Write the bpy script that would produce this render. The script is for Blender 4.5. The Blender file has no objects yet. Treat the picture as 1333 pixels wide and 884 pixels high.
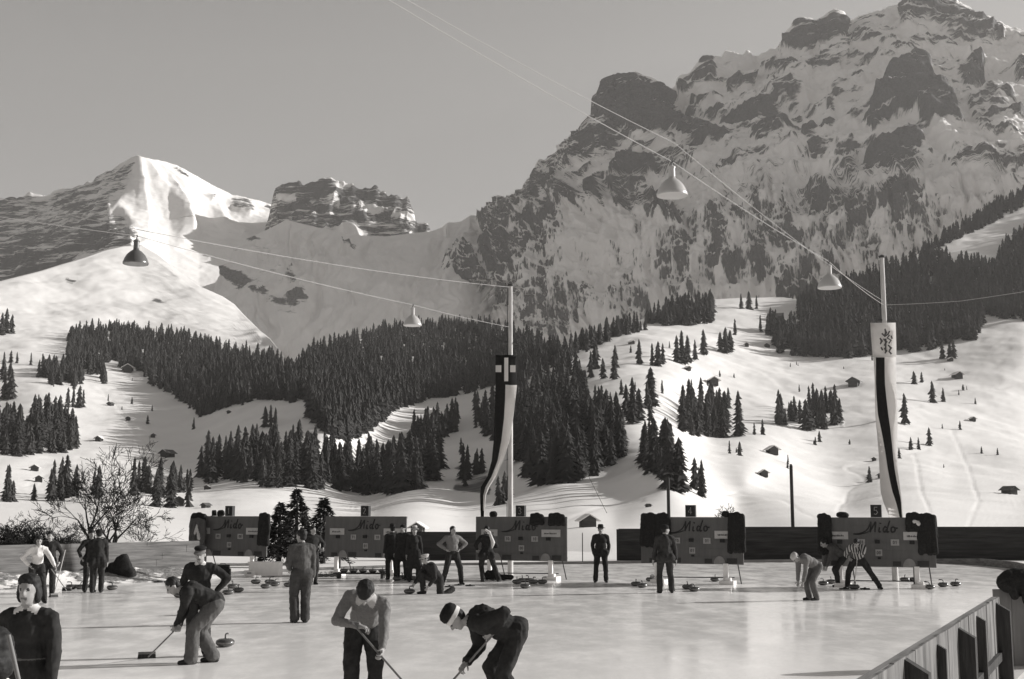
import bpy, bmesh, math, random
import numpy as np
from mathutils import Vector, Matrix
from mathutils.bvhtree import BVHTree
from mathutils import geometry as mgeo

SC = bpy.context.scene
COL = SC.collection
RNG = random.Random(7)
NR = np.random.RandomState(11)

# ------------------------------------------------------------------ camera maths
FPX, CX, CY, HORIZON, CAMZ = 1600.0, 666.5, 442.0, 665.0, 2.1
TH = math.atan((HORIZON - CY) / FPX)
CT, ST = math.cos(TH), math.sin(TH)

def pix(u, v, Y):
    """world points seen at picture coordinate (u, v) at depth Y (numpy ok)"""
    x = (np.asarray(u, float) - CX) / FPX
    y = (CY - np.asarray(v, float)) / FPX
    dy = CT - y * ST
    dz = ST + y * CT
    s = np.asarray(Y, float) / dy
    return np.stack(np.broadcast_arrays(x * s, np.asarray(Y, float) + 0 * s, CAMZ + dz * s), -1)

def P(u, v, Y):
    return Vector(pix(u, v, Y).tolist())

def G(u, v, z=0.0):
    """point of the level z under picture coordinate"""
    y = (CY - v) / FPX
    k = (z - CAMZ) / (ST + y * CT)
    return Vector(((u - CX) / FPX * k, (CT - y * ST) * k, z))

# ------------------------------------------------------------------ noise
def _hash(ix, iy, iz):
    h = (ix * 374761393 + iy * 668265263 + iz * 2147483647 // 3) & 0xFFFFFFFF
    h = ((h ^ (h >> 13)) * 1274126177) & 0xFFFFFFFF
    h = (h ^ (h >> 16)) & 0xFFFFFFFF
    return h / 4294967295.0

def vnoise(p):
    i = np.floor(p).astype(np.int64)
    f = p - i
    f = f * f * f * (f * (f * 6 - 15) + 10)
    r = 0
    for dx in (0, 1):
        for dy in (0, 1):
            for dz in (0, 1):
                w = (f[..., 0] if dx else 1 - f[..., 0]) * (f[..., 1] if dy else 1 - f[..., 1]) * (f[..., 2] if dz else 1 - f[..., 2])
                r = r + w * _hash(i[..., 0] + dx, i[..., 1] + dy, i[..., 2] + dz)
    return r

def fbm(p, octaves=5, gain=0.5, lac=2.03):
    r, a, t = 0, 1.0, 0
    for k in range(octaves):
        r = r + a * vnoise(p + 17.3 * k)
        t += a
        p = p * lac
        a *= gain
    return r / t

def ridged(p, octaves=5, gain=0.55, lac=2.07):
    r, a, t = 0, 1.0, 0
    for k in range(octaves):
        n = 1 - np.abs(2 * vnoise(p + 31.7 * k) - 1)
        r = r + a * n * n
        t += a
        p = p * lac
        a *= gain
    return r / t

def sstep(a, b, x):
    t = np.clip((x - a) / (b - a), 0, 1)
    return t * t * (3 - 2 * t)

# ------------------------------------------------------------------ object helpers
def tag(o, label=None, cat=None, group=None, kind=None):
    if label: o['label'] = label
    if cat: o['category'] = cat
    if group: o['group'] = group
    if kind: o['kind'] = kind
    return o

def link(name, me, parent=None):
    o = bpy.data.objects.new(name, me)
    COL.objects.link(o)
    if parent is not None: o.parent = parent
    return o

def empty(name, loc=(0, 0, 0), rz=0.0, label=None, cat=None, group=None):
    o = bpy.data.objects.new(name, None)
    o.empty_display_size = 0.2
    COL.objects.link(o)
    o.location = loc
    o.rotation_euler = (0, 0, rz)
    return tag(o, label, cat, group)

def npmesh(name, verts, faces, mats=(), smooth=True, mi=None):
    """verts Nx3, faces MxK array (uniform K)"""
    verts = np.asarray(verts, np.float32)
    faces = np.asarray(faces, np.int32)
    me = bpy.data.meshes.new(name)
    k = faces.shape[1]
    me.vertices.add(len(verts)); me.vertices.foreach_set('co', verts.ravel())
    me.loops.add(faces.size); me.loops.foreach_set('vertex_index', faces.ravel())
    me.polygons.add(len(faces))
    me.polygons.foreach_set('loop_start', np.arange(0, faces.size, k, dtype=np.int32))
    try: me.polygons.foreach_set('loop_total', np.full(len(faces), k, np.int32))
    except Exception: pass
    if mi is not None: me.polygons.foreach_set('material_index', np.asarray(mi, np.int32))
    me.polygons.foreach_set('use_smooth', np.full(len(faces), smooth, bool))
    me.update(calc_edges=True)
    me.validate()
    for m in mats: me.materials.append(m)
    return me

class MB:
    """collects boxes, tubes, lathes ... then build() links them as ONE mesh object"""
    def __init__(s): s.v = []; s.f = []; s.m = []; s.mi = 0
    def add(s, vs, fs, M=None):
        o = len(s.v)
        for p in vs:
            p = Vector(p)
            s.v.append(M @ p if M is not None else p)
        for f in fs:
            s.f.append(tuple(i + o for i in f)); s.m.append(s.mi)
        return s
    def box(s, c, d, M=None, rot=None):
        x, y, z = d[0] / 2, d[1] / 2, d[2] / 2
        vs = [Vector((sx * x, sy * y, sz * z)) for sz in (-1, 1) for sy in (-1, 1) for sx in (-1, 1)]
        if rot is not None: vs = [rot @ p for p in vs]
        vs = [p + Vector(c) for p in vs]
        return s.add(vs, [(0, 2, 3, 1), (4, 5, 7, 6), (0, 1, 5, 4), (2, 6, 7, 3), (0, 4, 6, 2), (1, 3, 7, 5)], M)
    def tube(s, pts, r, n=8, M=None, caps=True):
        pts = [Vector(p) for p in pts]
        rs = r if hasattr(r, '__len__') else [r] * len(pts)
        vs, fs = [], []
        prev = None
        for i, p in enumerate(pts):
            t = (pts[min(i + 1, len(pts) - 1)] - pts[max(i - 1, 0)])
            t = t.normalized() if t.length > 1e-9 else Vector((0, 0, 1))
            if prev is None:
                a = t.orthogonal().normalized()
            else:
                a = (prev - t * prev.dot(t))
                a = a.normalized() if a.length > 1e-6 else t.orthogonal().normalized()
            prev = a
            b = t.cross(a)
            for k in range(n):
                an = 2 * math.pi * k / n
                vs.append(p + (a * math.cos(an) + b * math.sin(an)) * rs[i])
        for i in range(len(pts) - 1):
            for k in range(n):
                k2 = (k + 1) % n
                fs.append((i * n + k, i * n + k2, (i + 1) * n + k2, (i + 1) * n + k))
        if caps:
            fs.append(tuple(range(n - 1, -1, -1)))
            fs.append(tuple((len(pts) - 1) * n + k for k in range(n)))
        return s.add(vs, fs, M)
    def lathe(s, prof, n=24, M=None, closed=False):
        vs, fs = [], []
        for (r, z) in prof:
            for k in range(n):
                an = 2 * math.pi * k / n
                vs.append((r * math.cos(an), r * math.sin(an), z))
        for i in range(len(prof) - 1):
            for k in range(n):
                k2 = (k + 1) % n
                fs.append((i * n + k, i * n + k2, (i + 1) * n + k2, (i + 1) * n + k))
        if prof[0][0] > 1e-4: fs.append(tuple(range(n - 1, -1, -1)))
        if prof[-1][0] > 1e-4: fs.append(tuple((len(prof) - 1) * n + k for k in range(n)))
        return s.add(vs, fs, M)
    def mesh(s, name, mats, smooth=False):
        me = bpy.data.meshes.new(name)
        me.from_pydata([tuple(p) for p in s.v], [], s.f)
        for m in (mats if isinstance(mats, (list, tuple)) else [mats]): me.materials.append(m)
        me.polygons.foreach_set('material_index', s.m)
        me.polygons.foreach_set('use_smooth', [smooth] * len(me.polygons))
        bm = bmesh.new(); bm.from_mesh(me)
        bmesh.ops.remove_doubles(bm, verts=bm.verts, dist=1e-5)
        bmesh.ops.recalc_face_normals(bm, faces=bm.faces)
        bm.to_mesh(me); bm.free()
        if smooth:
            me.set_sharp_from_angle(angle=math.radians(50))
        return me
    def build(s, name, mats, parent=None, smooth=False):
        return link(name, s.mesh(name, mats, smooth), parent)

# ------------------------------------------------------------------ materials (the photograph is a warm-toned monochrome print)
TINT = (1.0, 0.975, 0.952)
def col(g, t=1.0):
    return (g * TINT[0], g * TINT[1] * t, g * TINT[2] * t, 1)

def mat(name, g, rough=0.7, spec=0.3, var=0.0, scale=6.0, metal=0.0, bump=0.0, detail=5.0, stretch=None, coat=0.0):
    m = bpy.data.materials.new(name)
    m.use_nodes = True
    nt = m.node_tree; b = nt.nodes['Principled BSDF']
    b.inputs['Base Color'].default_value = col(g)
    b.inputs['Roughness'].default_value = rough
    b.inputs['Specular IOR Level'].default_value = spec
    b.inputs['Metallic'].default_value = metal
    b.inputs['Coat Weight'].default_value = coat
    if var > 0 or bump > 0:
        tc = nt.nodes.new('ShaderNodeTexCoord')
        src = tc.outputs['Object']
        if stretch:
            mp = nt.nodes.new('ShaderNodeMapping')
            mp.inputs['Scale'].default_value = stretch
            nt.links.new(src, mp.inputs[0]); src = mp.outputs[0]
        n = nt.nodes.new('ShaderNodeTexNoise')
        n.inputs['Scale'].default_value = scale
        n.inputs['Detail'].default_value = detail
        n.inputs['Roughness'].default_value = 0.65
        nt.links.new(src, n.inputs['Vector'])
        if var > 0:
            r = nt.nodes.new('ShaderNodeValToRGB')
            r.color_ramp.elements[0].position = 0.3
            r.color_ramp.elements[0].color = col(max(0.004, g * (1 - var)))
            r.color_ramp.elements[1].position = 0.7
            r.color_ramp.elements[1].color = col(min(0.95, g * (1 + var)))
            nt.links.new(n.outputs['Fac'], r.inputs[0])
            nt.links.new(r.outputs[0], b.inputs['Base Color'])
        if bump > 0:
            bp = nt.nodes.new('ShaderNodeBump')
            bp.inputs['Strength'].default_value = 0.6
            bp.inputs['Distance'].default_value = bump
            nt.links.new(n.outputs['Fac'], bp.inputs['Height'])
            nt.links.new(bp.outputs[0], b.inputs['Normal'])
    return m

# ------------------------------------------------------------------ camera, sun and sky
SUN_EL, SUN_AZ_BACK = math.radians(20.5), math.radians(15)      # sun from the right, a little behind the rink
SUN_DIR = Vector((math.cos(SUN_EL) * math.cos(SUN_AZ_BACK), math.cos(SUN_EL) * math.sin(SUN_AZ_BACK), math.sin(SUN_EL)))
cam_d = bpy.data.cameras.new('camera')
cam = bpy.data.objects.new('camera', cam_d)
COL.objects.link(cam)
cam_d.sensor_width = 36.0
cam_d.lens = 36.0 * FPX / 1333.0
cam_d.clip_start = 0.1
cam_d.clip_end = 40000
cam.location = (0, 0, CAMZ)
cam.rotation_euler = (math.radians(90) + TH, 0, 0)
SC.camera = cam

sun_d = bpy.data.lights.new('sun', 'SUN')
sun_d.energy = 5.0
sun_d.angle = math.radians(0.53)
sun_d.color = (1.0, 0.985, 0.965)
sun = bpy.data.objects.new('sun', sun_d)
COL.objects.link(sun)
sun.rotation_euler = (-SUN_DIR).to_track_quat('-Z', 'Y').to_euler()

w = bpy.data.worlds.new('World'); SC.world = w
w.use_nodes = True
nt = w.node_tree
bg = nt.nodes['Background']
sky = nt.nodes.new('ShaderNodeTexSky')
sky.sky_type = 'NISHITA'
sky.sun_disc = False
sky.sun_elevation = SUN_EL
sky.sun_rotation = math.atan2(SUN_DIR.x, SUN_DIR.y)
sky.altitude = 1400
sky.air_density = 1.0
sky.dust_density = 1.2
sky.ozone_density = 1.0
# orthochromatic-looking monochrome sky: weigh the channels, tone it like the print
sep = nt.nodes.new('ShaderNodeSeparateColor')
nt.links.new(sky.outputs[0], sep.inputs[0])
def wmath(op, a, b_):
    n = nt.nodes.new('ShaderNodeMath'); n.operation = op
    for i, x in enumerate((a, b_)):
        if isinstance(x, (int, float)): n.inputs[i].default_value = x
        else: nt.links.new(x, n.inputs[i])
    return n.outputs[0]
grey = wmath('ADD', wmath('MULTIPLY', sep.outputs[0], 0.30), wmath('ADD', wmath('MULTIPLY', sep.outputs[1], 0.45), wmath('MULTIPLY', sep.outputs[2], 0.25)))
comb = nt.nodes.new('ShaderNodeCombineColor')
for i in range(3):
    nt.links.new(wmath('MULTIPLY', grey, (1.0, 0.972, 0.945)[i]), comb.inputs[i])
nt.links.new(comb.outputs[0], bg.inputs['Color'])
bg.inputs['Strength'].default_value = 0.087

SC.view_settings.view_transform = 'Standard'
SC.view_settings.look = 'None'
SC.view_settings.gamma = 1.0
SC.view_settings.exposure = 0.46
SC.view_settings.use_curve_mapping = False
SC.render.engine = 'CYCLES'
SC.cycles.max_bounces = 6
SC.cycles.diffuse_bounces = 3
SC.cycles.glossy_bounces = 3
SC.cycles.volume_bounces = 1
SC.cycles.transparent_max_bounces = 8
SC.cycles.use_denoising = True
# ================================================================== TERRAIN
def snow_rock_material(name, snow=0.80, rock=0.16, s1=0.02, s2=0.11, bumpd=1.5, rockvar=0.5, soft=0.07, namp=0.75, beds=False):
    m = bpy.data.materials.new(name); m.use_nodes = True
    nt = m.node_tree; b = nt.nodes['Principled BSDF']
    b.inputs['Roughness'].default_value = 0.75
    b.inputs['Specular IOR Level'].default_value = 0.15
    geo = nt.nodes.new('ShaderNodeNewGeometry')
    at = nt.nodes.new('ShaderNodeAttribute'); at.attribute_name = 'rock'
    def noise(scale, detail, vec=None, rough=0.6):
        n = nt.nodes.new('ShaderNodeTexNoise')
        n.inputs['Scale'].default_value = scale; n.inputs['Detail'].default_value = detail
        n.inputs['Roughness'].default_value = rough
        nt.links.new(vec or geo.outputs['Position'], n.inputs['Vector'])
        return n.outputs['Fac']
    def mth(op, a, b_, c=None):
        n = nt.nodes.new('ShaderNodeMath'); n.operation = op
        for i, x in enumerate((a, b_, c)):
            if x is None: continue
            if isinstance(x, (int, float)): n.inputs[i].default_value = x
            else: nt.links.new(x, n.inputs[i])
        return n.outputs[0]
    mp = nt.nodes.new('ShaderNodeMapping')
    mp.inputs['Rotation'].default_value = (0, math.radians(12), 0)
    mp.inputs['Scale'].default_value = (0.45, 0.6, 1.9)          # lying strata
    nt.links.new(geo.outputs['Position'], mp.inputs[0])
    vec = mp.outputs[0]
    if beds:                                     # lying beds above, gullies down the fall line below
        ab = nt.nodes.new('ShaderNodeAttribute'); ab.attribute_name = 'bed'
        au = nt.nodes.new('ShaderNodeAttribute'); au.attribute_name = 'upper'
        sp_ = nt.nodes.new('ShaderNodeSeparateXYZ'); nt.links.new(geo.outputs['Position'], sp_.inputs[0])
        c1 = nt.nodes.new('ShaderNodeCombineXYZ'); c2 = nt.nodes.new('ShaderNodeCombineXYZ')
        for i, k_ in ((0, .22), (1, .22)): nt.links.new(mth('MULTIPLY', sp_.outputs[i], k_), c1.inputs[i])
        nt.links.new(mth('MULTIPLY', ab.outputs['Fac'], 1.8), c1.inputs[2])
        nt.links.new(mth('MULTIPLY', sp_.outputs[0], 1.5), c2.inputs[0]); nt.links.new(mth('MULTIPLY', sp_.outputs[1], .35), c2.inputs[1]); nt.links.new(mth('MULTIPLY', sp_.outputs[2], .32), c2.inputs[2])
        mv = nt.nodes.new('ShaderNodeMix'); mv.data_type = 'VECTOR'
        nt.links.new(au.outputs['Fac'], mv.inputs['Factor']); nt.links.new(c2.outputs[0], mv.inputs[4]); nt.links.new(c1.outputs[0], mv.inputs[5])
        vec = mv.outputs[1]
    n1 = noise(s1, 6, vec)
    n2 = noise(s2, 5, vec)
    n = mth('ADD', mth('MULTIPLY', n1, 0.6), mth('MULTIPLY', n2, 0.4))
    k = mth('ADD', at.outputs['Fac'], mth('MULTIPLY', mth('SUBTRACT', n, 0.5), namp * 2))
    mr = nt.nodes.new('ShaderNodeMapRange'); mr.interpolation_type = 'SMOOTHSTEP'
    nt.links.new(k, mr.inputs['Value'])
    mr.inputs['From Min'].default_value = 0.5 - soft; mr.inputs['From Max'].default_value = 0.5 + soft
    rr = nt.nodes.new('ShaderNodeValToRGB')
    rr.color_ramp.elements[0].position = 0.3; rr.color_ramp.elements[0].color = col(rock * (1 - rockvar))
    rr.color_ramp.elements[1].position = 0.72; rr.color_ramp.elements[1].color = col(rock * (1 + rockvar))
    nt.links.new(noise(s2 * 1.7, 4), rr.inputs[0])
    sr = nt.nodes.new('ShaderNodeValToRGB')
    sr.color_ramp.elements[0].position = 0.25; sr.color_ramp.elements[0].color = col(snow * 0.93)
    sr.color_ramp.elements[1].position = 0.7; sr.color_ramp.elements[1].color = col(min(0.9, snow * 1.04))
    nt.links.new(noise(s1 * 0.8, 5), sr.inputs[0])
    mx = nt.nodes.new('ShaderNodeMix'); mx.data_type = 'RGBA'
    nt.links.new(mr.outputs[0], mx.inputs['Factor'])
    nt.links.new(sr.outputs[0], mx.inputs['A']); nt.links.new(rr.outputs[0], mx.inputs['B'])
    nt.links.new(mx.outputs['Result'], b.inputs['Base Color'])
    bp = nt.nodes.new('ShaderNodeBump')
    bp.inputs['Strength'].default_value = 0.7; bp.inputs['Distance'].default_value = bumpd
    hb = mth('ADD', mth('MULTIPLY', n2, 0.35), mth('MULTIPLY', mth('MULTIPLY', n2, mr.outputs[0]), 2.2))
    nt.links.new(hb, bp.inputs['Height'])
    nt.links.new(bp.outputs[0], b.inputs['Normal'])
    return m

# mask buffer in the coordinates the outcrops were surveyed in
MU0, MV0, MW, MH = -160, -60, 1660, 800
def raster(polys):
    buf = np.zeros((MH, MW), np.float32)
    for wgt, poly in polys:
        p = np.array(poly, float) - (MU0, MV0)
        x0, y0 = np.floor(p.min(0)).astype(int) - 1
        x1, y1 = np.ceil(p.max(0)).astype(int) + 2
        x0, y0 = max(x0, 0), max(y0, 0); x1, y1 = min(x1, MW), min(y1, MH)
        if x1 <= x0 or y1 <= y0: continue
        gx, gy = np.meshgrid(np.arange(x0, x1) + .5, np.arange(y0, y1) + .5)
        ins = np.zeros(gx.shape, bool)
        n = len(p)
        for i in range(n):
            xa, ya = p[i]; xb, yb = p[(i + 1) % n]
            if ya == yb: continue
            c = ((ya > gy) != (yb > gy)) & (gx < (xb - xa) * (gy - ya) / (yb - ya) + xa)
            ins ^= c
        sub = buf[y0:y1, x0:x1]
        sub[ins] = np.maximum(sub[ins], wgt) if wgt >= 0 else sub[ins] + wgt
    return buf

def blur(b, r):
    for ax in (0, 1):
        for _ in range(2):
            c = np.cumsum(np.concatenate([np.repeat(np.take(b, [0], ax), r + 1, ax), b, np.repeat(np.take(b, [-1], ax), r, ax)], ax), ax)
            n = b.shape[ax]
            b = (np.take(c, range(2 * r + 1, 2 * r + 1 + n), ax) - np.take(c, range(0, n), ax)) / (2 * r + 1)
    return b

def sample(buf, u, v):
    x = np.clip(u - MU0, 0, MW - 1.01); y = np.clip(v - MV0, 0, MH - 1.01)
    i, j = x.astype(int), y.astype(int); fx, fy = x - i, y - j
    return (buf[j, i] * (1 - fx) * (1 - fy) + buf[j, i + 1] * fx * (1 - fy) + buf[j + 1, i] * (1 - fx) * fy + buf[j + 1, i + 1] * fx * fy)

def warped(u, v, amp=6, sc=25.0):
    q = np.stack([u / sc, v / sc, 0 * u], -1)
    return u + (fbm(q, 4) - .5) * 2 * amp, v + (fbm(q + 50, 4) - .5) * 2 * amp

def polyline(line, u):
    a = np.array(line, float)
    return np.interp(u, a[:, 0], a[:, 1]), np.interp(u, a[:, 0], np.log(a[:, 2]))

def loft(lines, u, nvs, ease=1.0):
    V, L = [], []
    for i in range(len(lines) - 1):
        v0, l0 = polyline(lines[i], u); v1, l1 = polyline(lines[i + 1], u)
        n = nvs[i]
        t = np.linspace(0, 1, n, endpoint=(i == len(lines) - 2))[:, None]
        V.append(v0 + (v1 - v0) * t); L.append(l0 + (l1 - l0) * t)
    V = np.concatenate(V); L = np.concatenate(L)
    U = np.broadcast_to(u, V.shape)
    return U, V, np.exp(L)

def grid_faces(nr, nc):
    i = np.arange(nr - 1)[:, None] * nc + np.arange(nc - 1)
    return np.stack([i, i + 1, i + nc + 1, i + nc], -1).reshape(-1, 4)

def grid_normals(Q):
    du = np.gradient(Q, axis=1); dv = np.gradient(Q, axis=0)
    n = np.cross(du, dv)
    n /= np.linalg.norm(n, axis=-1, keepdims=True) + 1e-9
    s = np.sign(-n[..., 1] + 0.001)                            # towards the valley
    flip = (n * np.array([0, -1, .3])).sum(-1) < 0
    n[flip] *= -1
    return n

def widen(Q, left=0.0, right=0.0, n=6):
    """the land goes on past the edges of the picture"""
    parts = [Q]
    ramp = np.linspace(0, 1, n + 1)[1:]
    if left: parts.insert(0, np.stack([Q[:, 0] + np.array([-1.0, 0, -.05]) * (left * Q[:, 0, 1:2] * t) for t in ramp[::-1]], 1))
    if right: parts.append(np.stack([Q[:, -1] + np.array([1.0, 0, 0]) * (right * Q[:, -1, 1:2] * t) for t in ramp], 1))
    return np.concatenate(parts, 1)
def widea(a, left=0.0, right=0.0, n=6):
    return np.concatenate(([np.repeat(a[:, :1], n, 1)] if left else []) + [a] + ([np.repeat(a[:, -1:], n, 1)] if right else []), 1)
TERRAIN = []
def sheet_object(name, Q, rock, m, label=None, bed=None, upper=None):
    nr, nc = Q.shape[:2]
    me = npmesh(name, Q.reshape(-1, 3), grid_faces(nr, nc), [m])
    a = me.attributes.new('rock', 'FLOAT', 'POINT')
    a.data.foreach_set('value', np.asarray(rock, np.float32).ravel())
    if bed is None: bed = Q[..., 2]
    if upper is None: upper = np.ones(Q.shape[:2])
    for nm, arr in (('bed', bed), ('upper', upper)):
        b_ = me.attributes.new(nm, 'FLOAT', 'POINT'); b_.data.foreach_set('value', np.asarray(arr, np.float32).ravel())
    o = link(name, me)
    tag(o, label, kind='structure')
    return o

def add_foot(Q):
    """the hidden foot of a mountain, down to the valley floor"""
    b = Q[:1].copy()
    rows = [np.concatenate([b[..., :2], np.maximum(b[..., 2:] * f, 2.0)], -1) for f in (0.0, .5)]
    return np.concatenate(rows + [Q])
def foot(a): return np.concatenate([np.repeat(a[:1], 2, 0), a])

def add_back(Q, drop, back):
    """the far side of a ridge, so that it is a mountain and not a screen"""
    top = Q[-1]
    rows = [top + np.array([0, back * t, -drop * t ** 1.2]) for t in np.linspace(0, 1, 9)[1:]]
    return np.concatenate([Q, np.array(rows)])

M_MTN = snow_rock_material('mountain_snow_and_rock', rock=0.068, s1=0.02, s2=0.10, bumpd=6, soft=0.10, namp=1.1, beds=True)
M_SLOPE = snow_rock_material('snow_slope', rock=0.12, s1=0.02, s2=0.09, bumpd=1.2, namp=0.5)

# ---- big mountain on the right
rock_polys = [
 (1.25, [(772,125),(785,99),(795,98),(816,90),(838,98),(861,112),(879,156),(877,173),(826,176),(808,163),(772,150)]),
 (.62, [(770,150),(742,189),(700,203),(680,230),(690,245),(720,232),(760,212),(800,200),(808,165)]),
 (.95, [(803,199),(849,204),(856,224),(798,228)]),
 (.9, [(870,150),(915,163),(943,176),(902,184),(880,175)]),
 (.8, [(882,118),(910,126),(941,129),(1000,125),(1000,133),(941,138),(905,136),(884,128)]),
 (.72, [(890,140),(940,146),(1000,143),(1000,150),(940,155),(895,150)]),
 (.85, [(915,77),(930,74),(935,92),(928,107),(882,106),(900,90)]),
 (.85, [(946,110),(960,98),(987,98),(985,108),(950,115)]),
 (.8, [(981,173),(1000,163),(1030,158),(1020,178),(985,188)]),
 (.9, [(1016,69),(1030,40),(1044,26),(1062,28),(1075,23),(1090,11),(1103,33),(1095,56),(1056,66)]),
 (.8, [(993,84),(1044,84),(1095,57),(1115,49),(1172,46),(1172,56),(1115,60),(1098,68),(1046,97),(993,96)]),
 (.8, [(1059,85),(1108,68),(1146,64),(1182,54),(1207,40),(1248,50),(1281,69),(1281,76),(1248,60),(1207,50),(1182,63),(1146,72),(1108,76),(1060,92)]),
 (.85, [(1172,15),(1187,-5),(1230,-5),(1273,20),(1307,36),(1304,56),(1248,46),(1207,31),(1182,36)]),
 (1.15, [(1146,122),(1172,94),(1192,79),(1212,79),(1215,102),(1187,112)]),
 (1.15, [(1128,158),(1146,133),(1177,125),(1223,115),(1243,133),(1253,163),(1225,160),(1202,163),(1195,150),(1160,152),(1136,172)]),
 (.9, [(1121,204),(1156,194),(1197,179),(1217,199),(1190,215),(1172,219),(1150,218)]),
 (.75, [(1248,89),(1274,77),(1284,97),(1261,105)]),
 (.8, [(1271,202),(1294,196),(1297,209),(1275,212)]),
 (.75, [(1318,75),(1345,70),(1345,105),(1322,98)]),
 (.62, [(993,125),(1031,102),(1047,110),(1039,125),(993,153)]),
 (.75, [(1080,112),(1123,99),(1123,105),(1085,120)]),
 (.72, [(1041,171),(1092,138),(1085,158),(1050,176)]),
 (.6, [(1080,195),(1120,185),(1110,215),(1070,215)]),
 (.62, [(1225,205),(1333,185),(1345,215),(1240,222)]),
 (.6, [(1260,130),(1300,120),(1333,140),(1345,175),(1280,170)]),
 (.8, [(1045,241),(1066,223),(1076,248),(1060,256)]),
 (.85, [(1097,248),(1121,237),(1170,227),(1194,265),(1204,286),(1170,279),(1128,265),(1114,306),(1103,270)]),
 (.8, [(918,275),(935,268),(949,289),(952,351),(940,345),(925,300)]),
 (.78, [(987,265),(1007,296),(985,344),(975,340),(985,300)]),
 (.75, [(1025,258),(1042,303),(1011,323)]),
 (.7, [(1007,354),(1035,337),(1066,358),(1040,375),(1007,372)]),
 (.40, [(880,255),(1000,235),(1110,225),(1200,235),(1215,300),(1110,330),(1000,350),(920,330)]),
 (.8, [(616,279),(659,251),(670,248),(688,220),(718,220),(703,253),(675,289),(631,307)]),
 (.95, [(706,236),(726,226),(756,251),(747,270),(712,254)]),
 (.9, [(767,248),(774,233),(786,258),(768,260)]),
 (.78, [(790,235),(835,230),(835,258),(795,258)]),
 (.95, [(835,230),(868,256),(892,289),(866,289),(838,271)]),
 (.82, [(573,362),(591,330),(611,312),(629,346),(629,370),(600,366)]),
 (.75, [(622,314),(655,296),(682,317),(660,350),(645,365)]),
 (.50, [(644,355),(713,340),(723,363),(784,368),(838,360),(842,395),(815,411),(738,413),(672,390),(636,386)]),
 (.42, [(636,386),(700,400),(760,412),(720,440),(680,420),(640,405)]),
 (.58, [(690,262),(740,262),(735,310),(690,330),(670,310)]),
 (.42, [(850,300),(900,300),(900,370),(850,370)]),
]
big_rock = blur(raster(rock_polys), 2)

top = [(520,330,5200),(560,302,5150),(575,296,5100),(583,290,5080),(600,288,5060),(612,280,5040),(625,279,5000),(640,268,4980),(650,262,4960),(660,263,4950),(672,256,4920),(682,240,4900),(690,231,4880),(697,214,4860),(705,206,4850),(712,208,4840),(722,201,4830),(735,197,4800),(745,178,4760),(757,163,4720),(766,153,4660),(770,140,4560),(772,126,4520),(778,118,4500),(785,100,4480),(795,98,4480),(800,101,4480),(806,98,4480),(812,92,4480),(830,90,4480),(840,96,4480),(852,101,4490),(862,108,4500),(868,118,4600),(880,112,4800),(884,104,4820),(895,96,4800),(905,88,4790),(915,77,4780),(925,74,4770),(940,70,4770),(950,66,4770),(962,70,4760),(975,68,4760),(985,74,4760),(1000,66,4750),(1010,60,4740),(1016,58,4730),(1022,45,4720),(1032,36,4715),(1044,25,4710),(1054,24,4710),(1060,30,4710),(1070,27,4700),(1076,18,4700),(1086,11,4690),(1095,12,4690),(1103,26,4680),(1110,27,4680),(1140,16,4650),(1170,6,4600),(1180,-4,4590),(1200,-16,4570),(1225,-8,4550),(1240,-2,4540),(1265,13,4520),(1300,29,4480),(1333,38,4440),(1480,75,4250)]
mid2 = [(520,345,4950),(575,305,4900),(640,285,4750),(690,255,4600),(740,225,4450),(772,185,4300),(830,180,4180),(870,178,4280),(900,185,4350),(1000,165,4300),(1100,140,4230),(1200,110,4180),(1333,115,4050),(1480,130,3900)]
mid1 = [(520,380,4500),(575,350,4450),(640,330,4300),(700,320,4120),(800,310,3950),(870,290,3880),(1000,255,3800),(1100,240,3700),(1200,220,3620),(1333,200,3520),(1480,200,3400)]
bot = [(520,470,4100),(640,440,3900),(700,450,3700),(800,440,3550),(900,420,3450),(1000,420,3350),(1100,400,3250),(1200,370,3150),(1333,320,3080),(1480,300,3000)]
u = np.arange(612, 1481, 1.7)
U, V, D = loft([bot, mid1, mid2, top], u, [90, 95, 110])
edge = np.interp(V, [285, 300, 312, 325, 345, 362, 372, 385, 440, 480], [612, 616, 620, 600, 582, 574, 600, 628, 646, 655]) + (fbm(np.stack([V / 9, V * 0, V * 0], -1), 3) - .5) * 16 * sstep(290, 310, V)
U = np.where(U < 740, edge + (U - 612) / 128.0 * (740 - edge), U)
wu, wv = warped(U, V, 5, 22.0)
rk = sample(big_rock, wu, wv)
Q = pix(U, V, D)
N = grid_normals(Q)
q = Q / 420.0
rg = ridged(q * np.array([1, 1, .55]), 6) - .5
lay = ridged(Q / np.array([900., 900., 95.]) + fbm(Q / 300., 3)[..., None] * .8, 3) - .5      # bedding steps
fade = np.clip((len(V) - 1 - np.arange(len(V))) / 25.0, 0.25, 1)[:, None]
dipc = Q[..., 2] - .34 * np.minimum(Q[..., 0], 1420) + .30 * np.clip(Q[..., 0] - 1420, 0, 2000) + (fbm(Q / 330., 4) - .5) * 150     # lying beds
stra = fbm(np.stack([Q[..., 0] / 420., Q[..., 1] / 420., dipc / 30.], -1), 4, .6) - .5
up_ = sstep(255, 205, V + (fbm(np.stack([U / 40, V / 40, U * 0], -1), 3) - .5) * 60)
fine = ridged(Q / 95. * np.array([1, 1, .8]), 4) - .5
gully = ridged(np.stack([U / 17 + fbm(np.stack([U / 40, V / 50, U * 0], -1), 3) * 4, V / 85, U * 0], -1), 4) - .5
Q = Q + N * ((stra * 75 * up_ + fine * 34 + gully * 60 * (1 - up_)) * fade)[..., None]
Q = Q + N * ((rg * 130 + lay * 55 + (rk - .35) * 45) * fade)[..., None]
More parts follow.
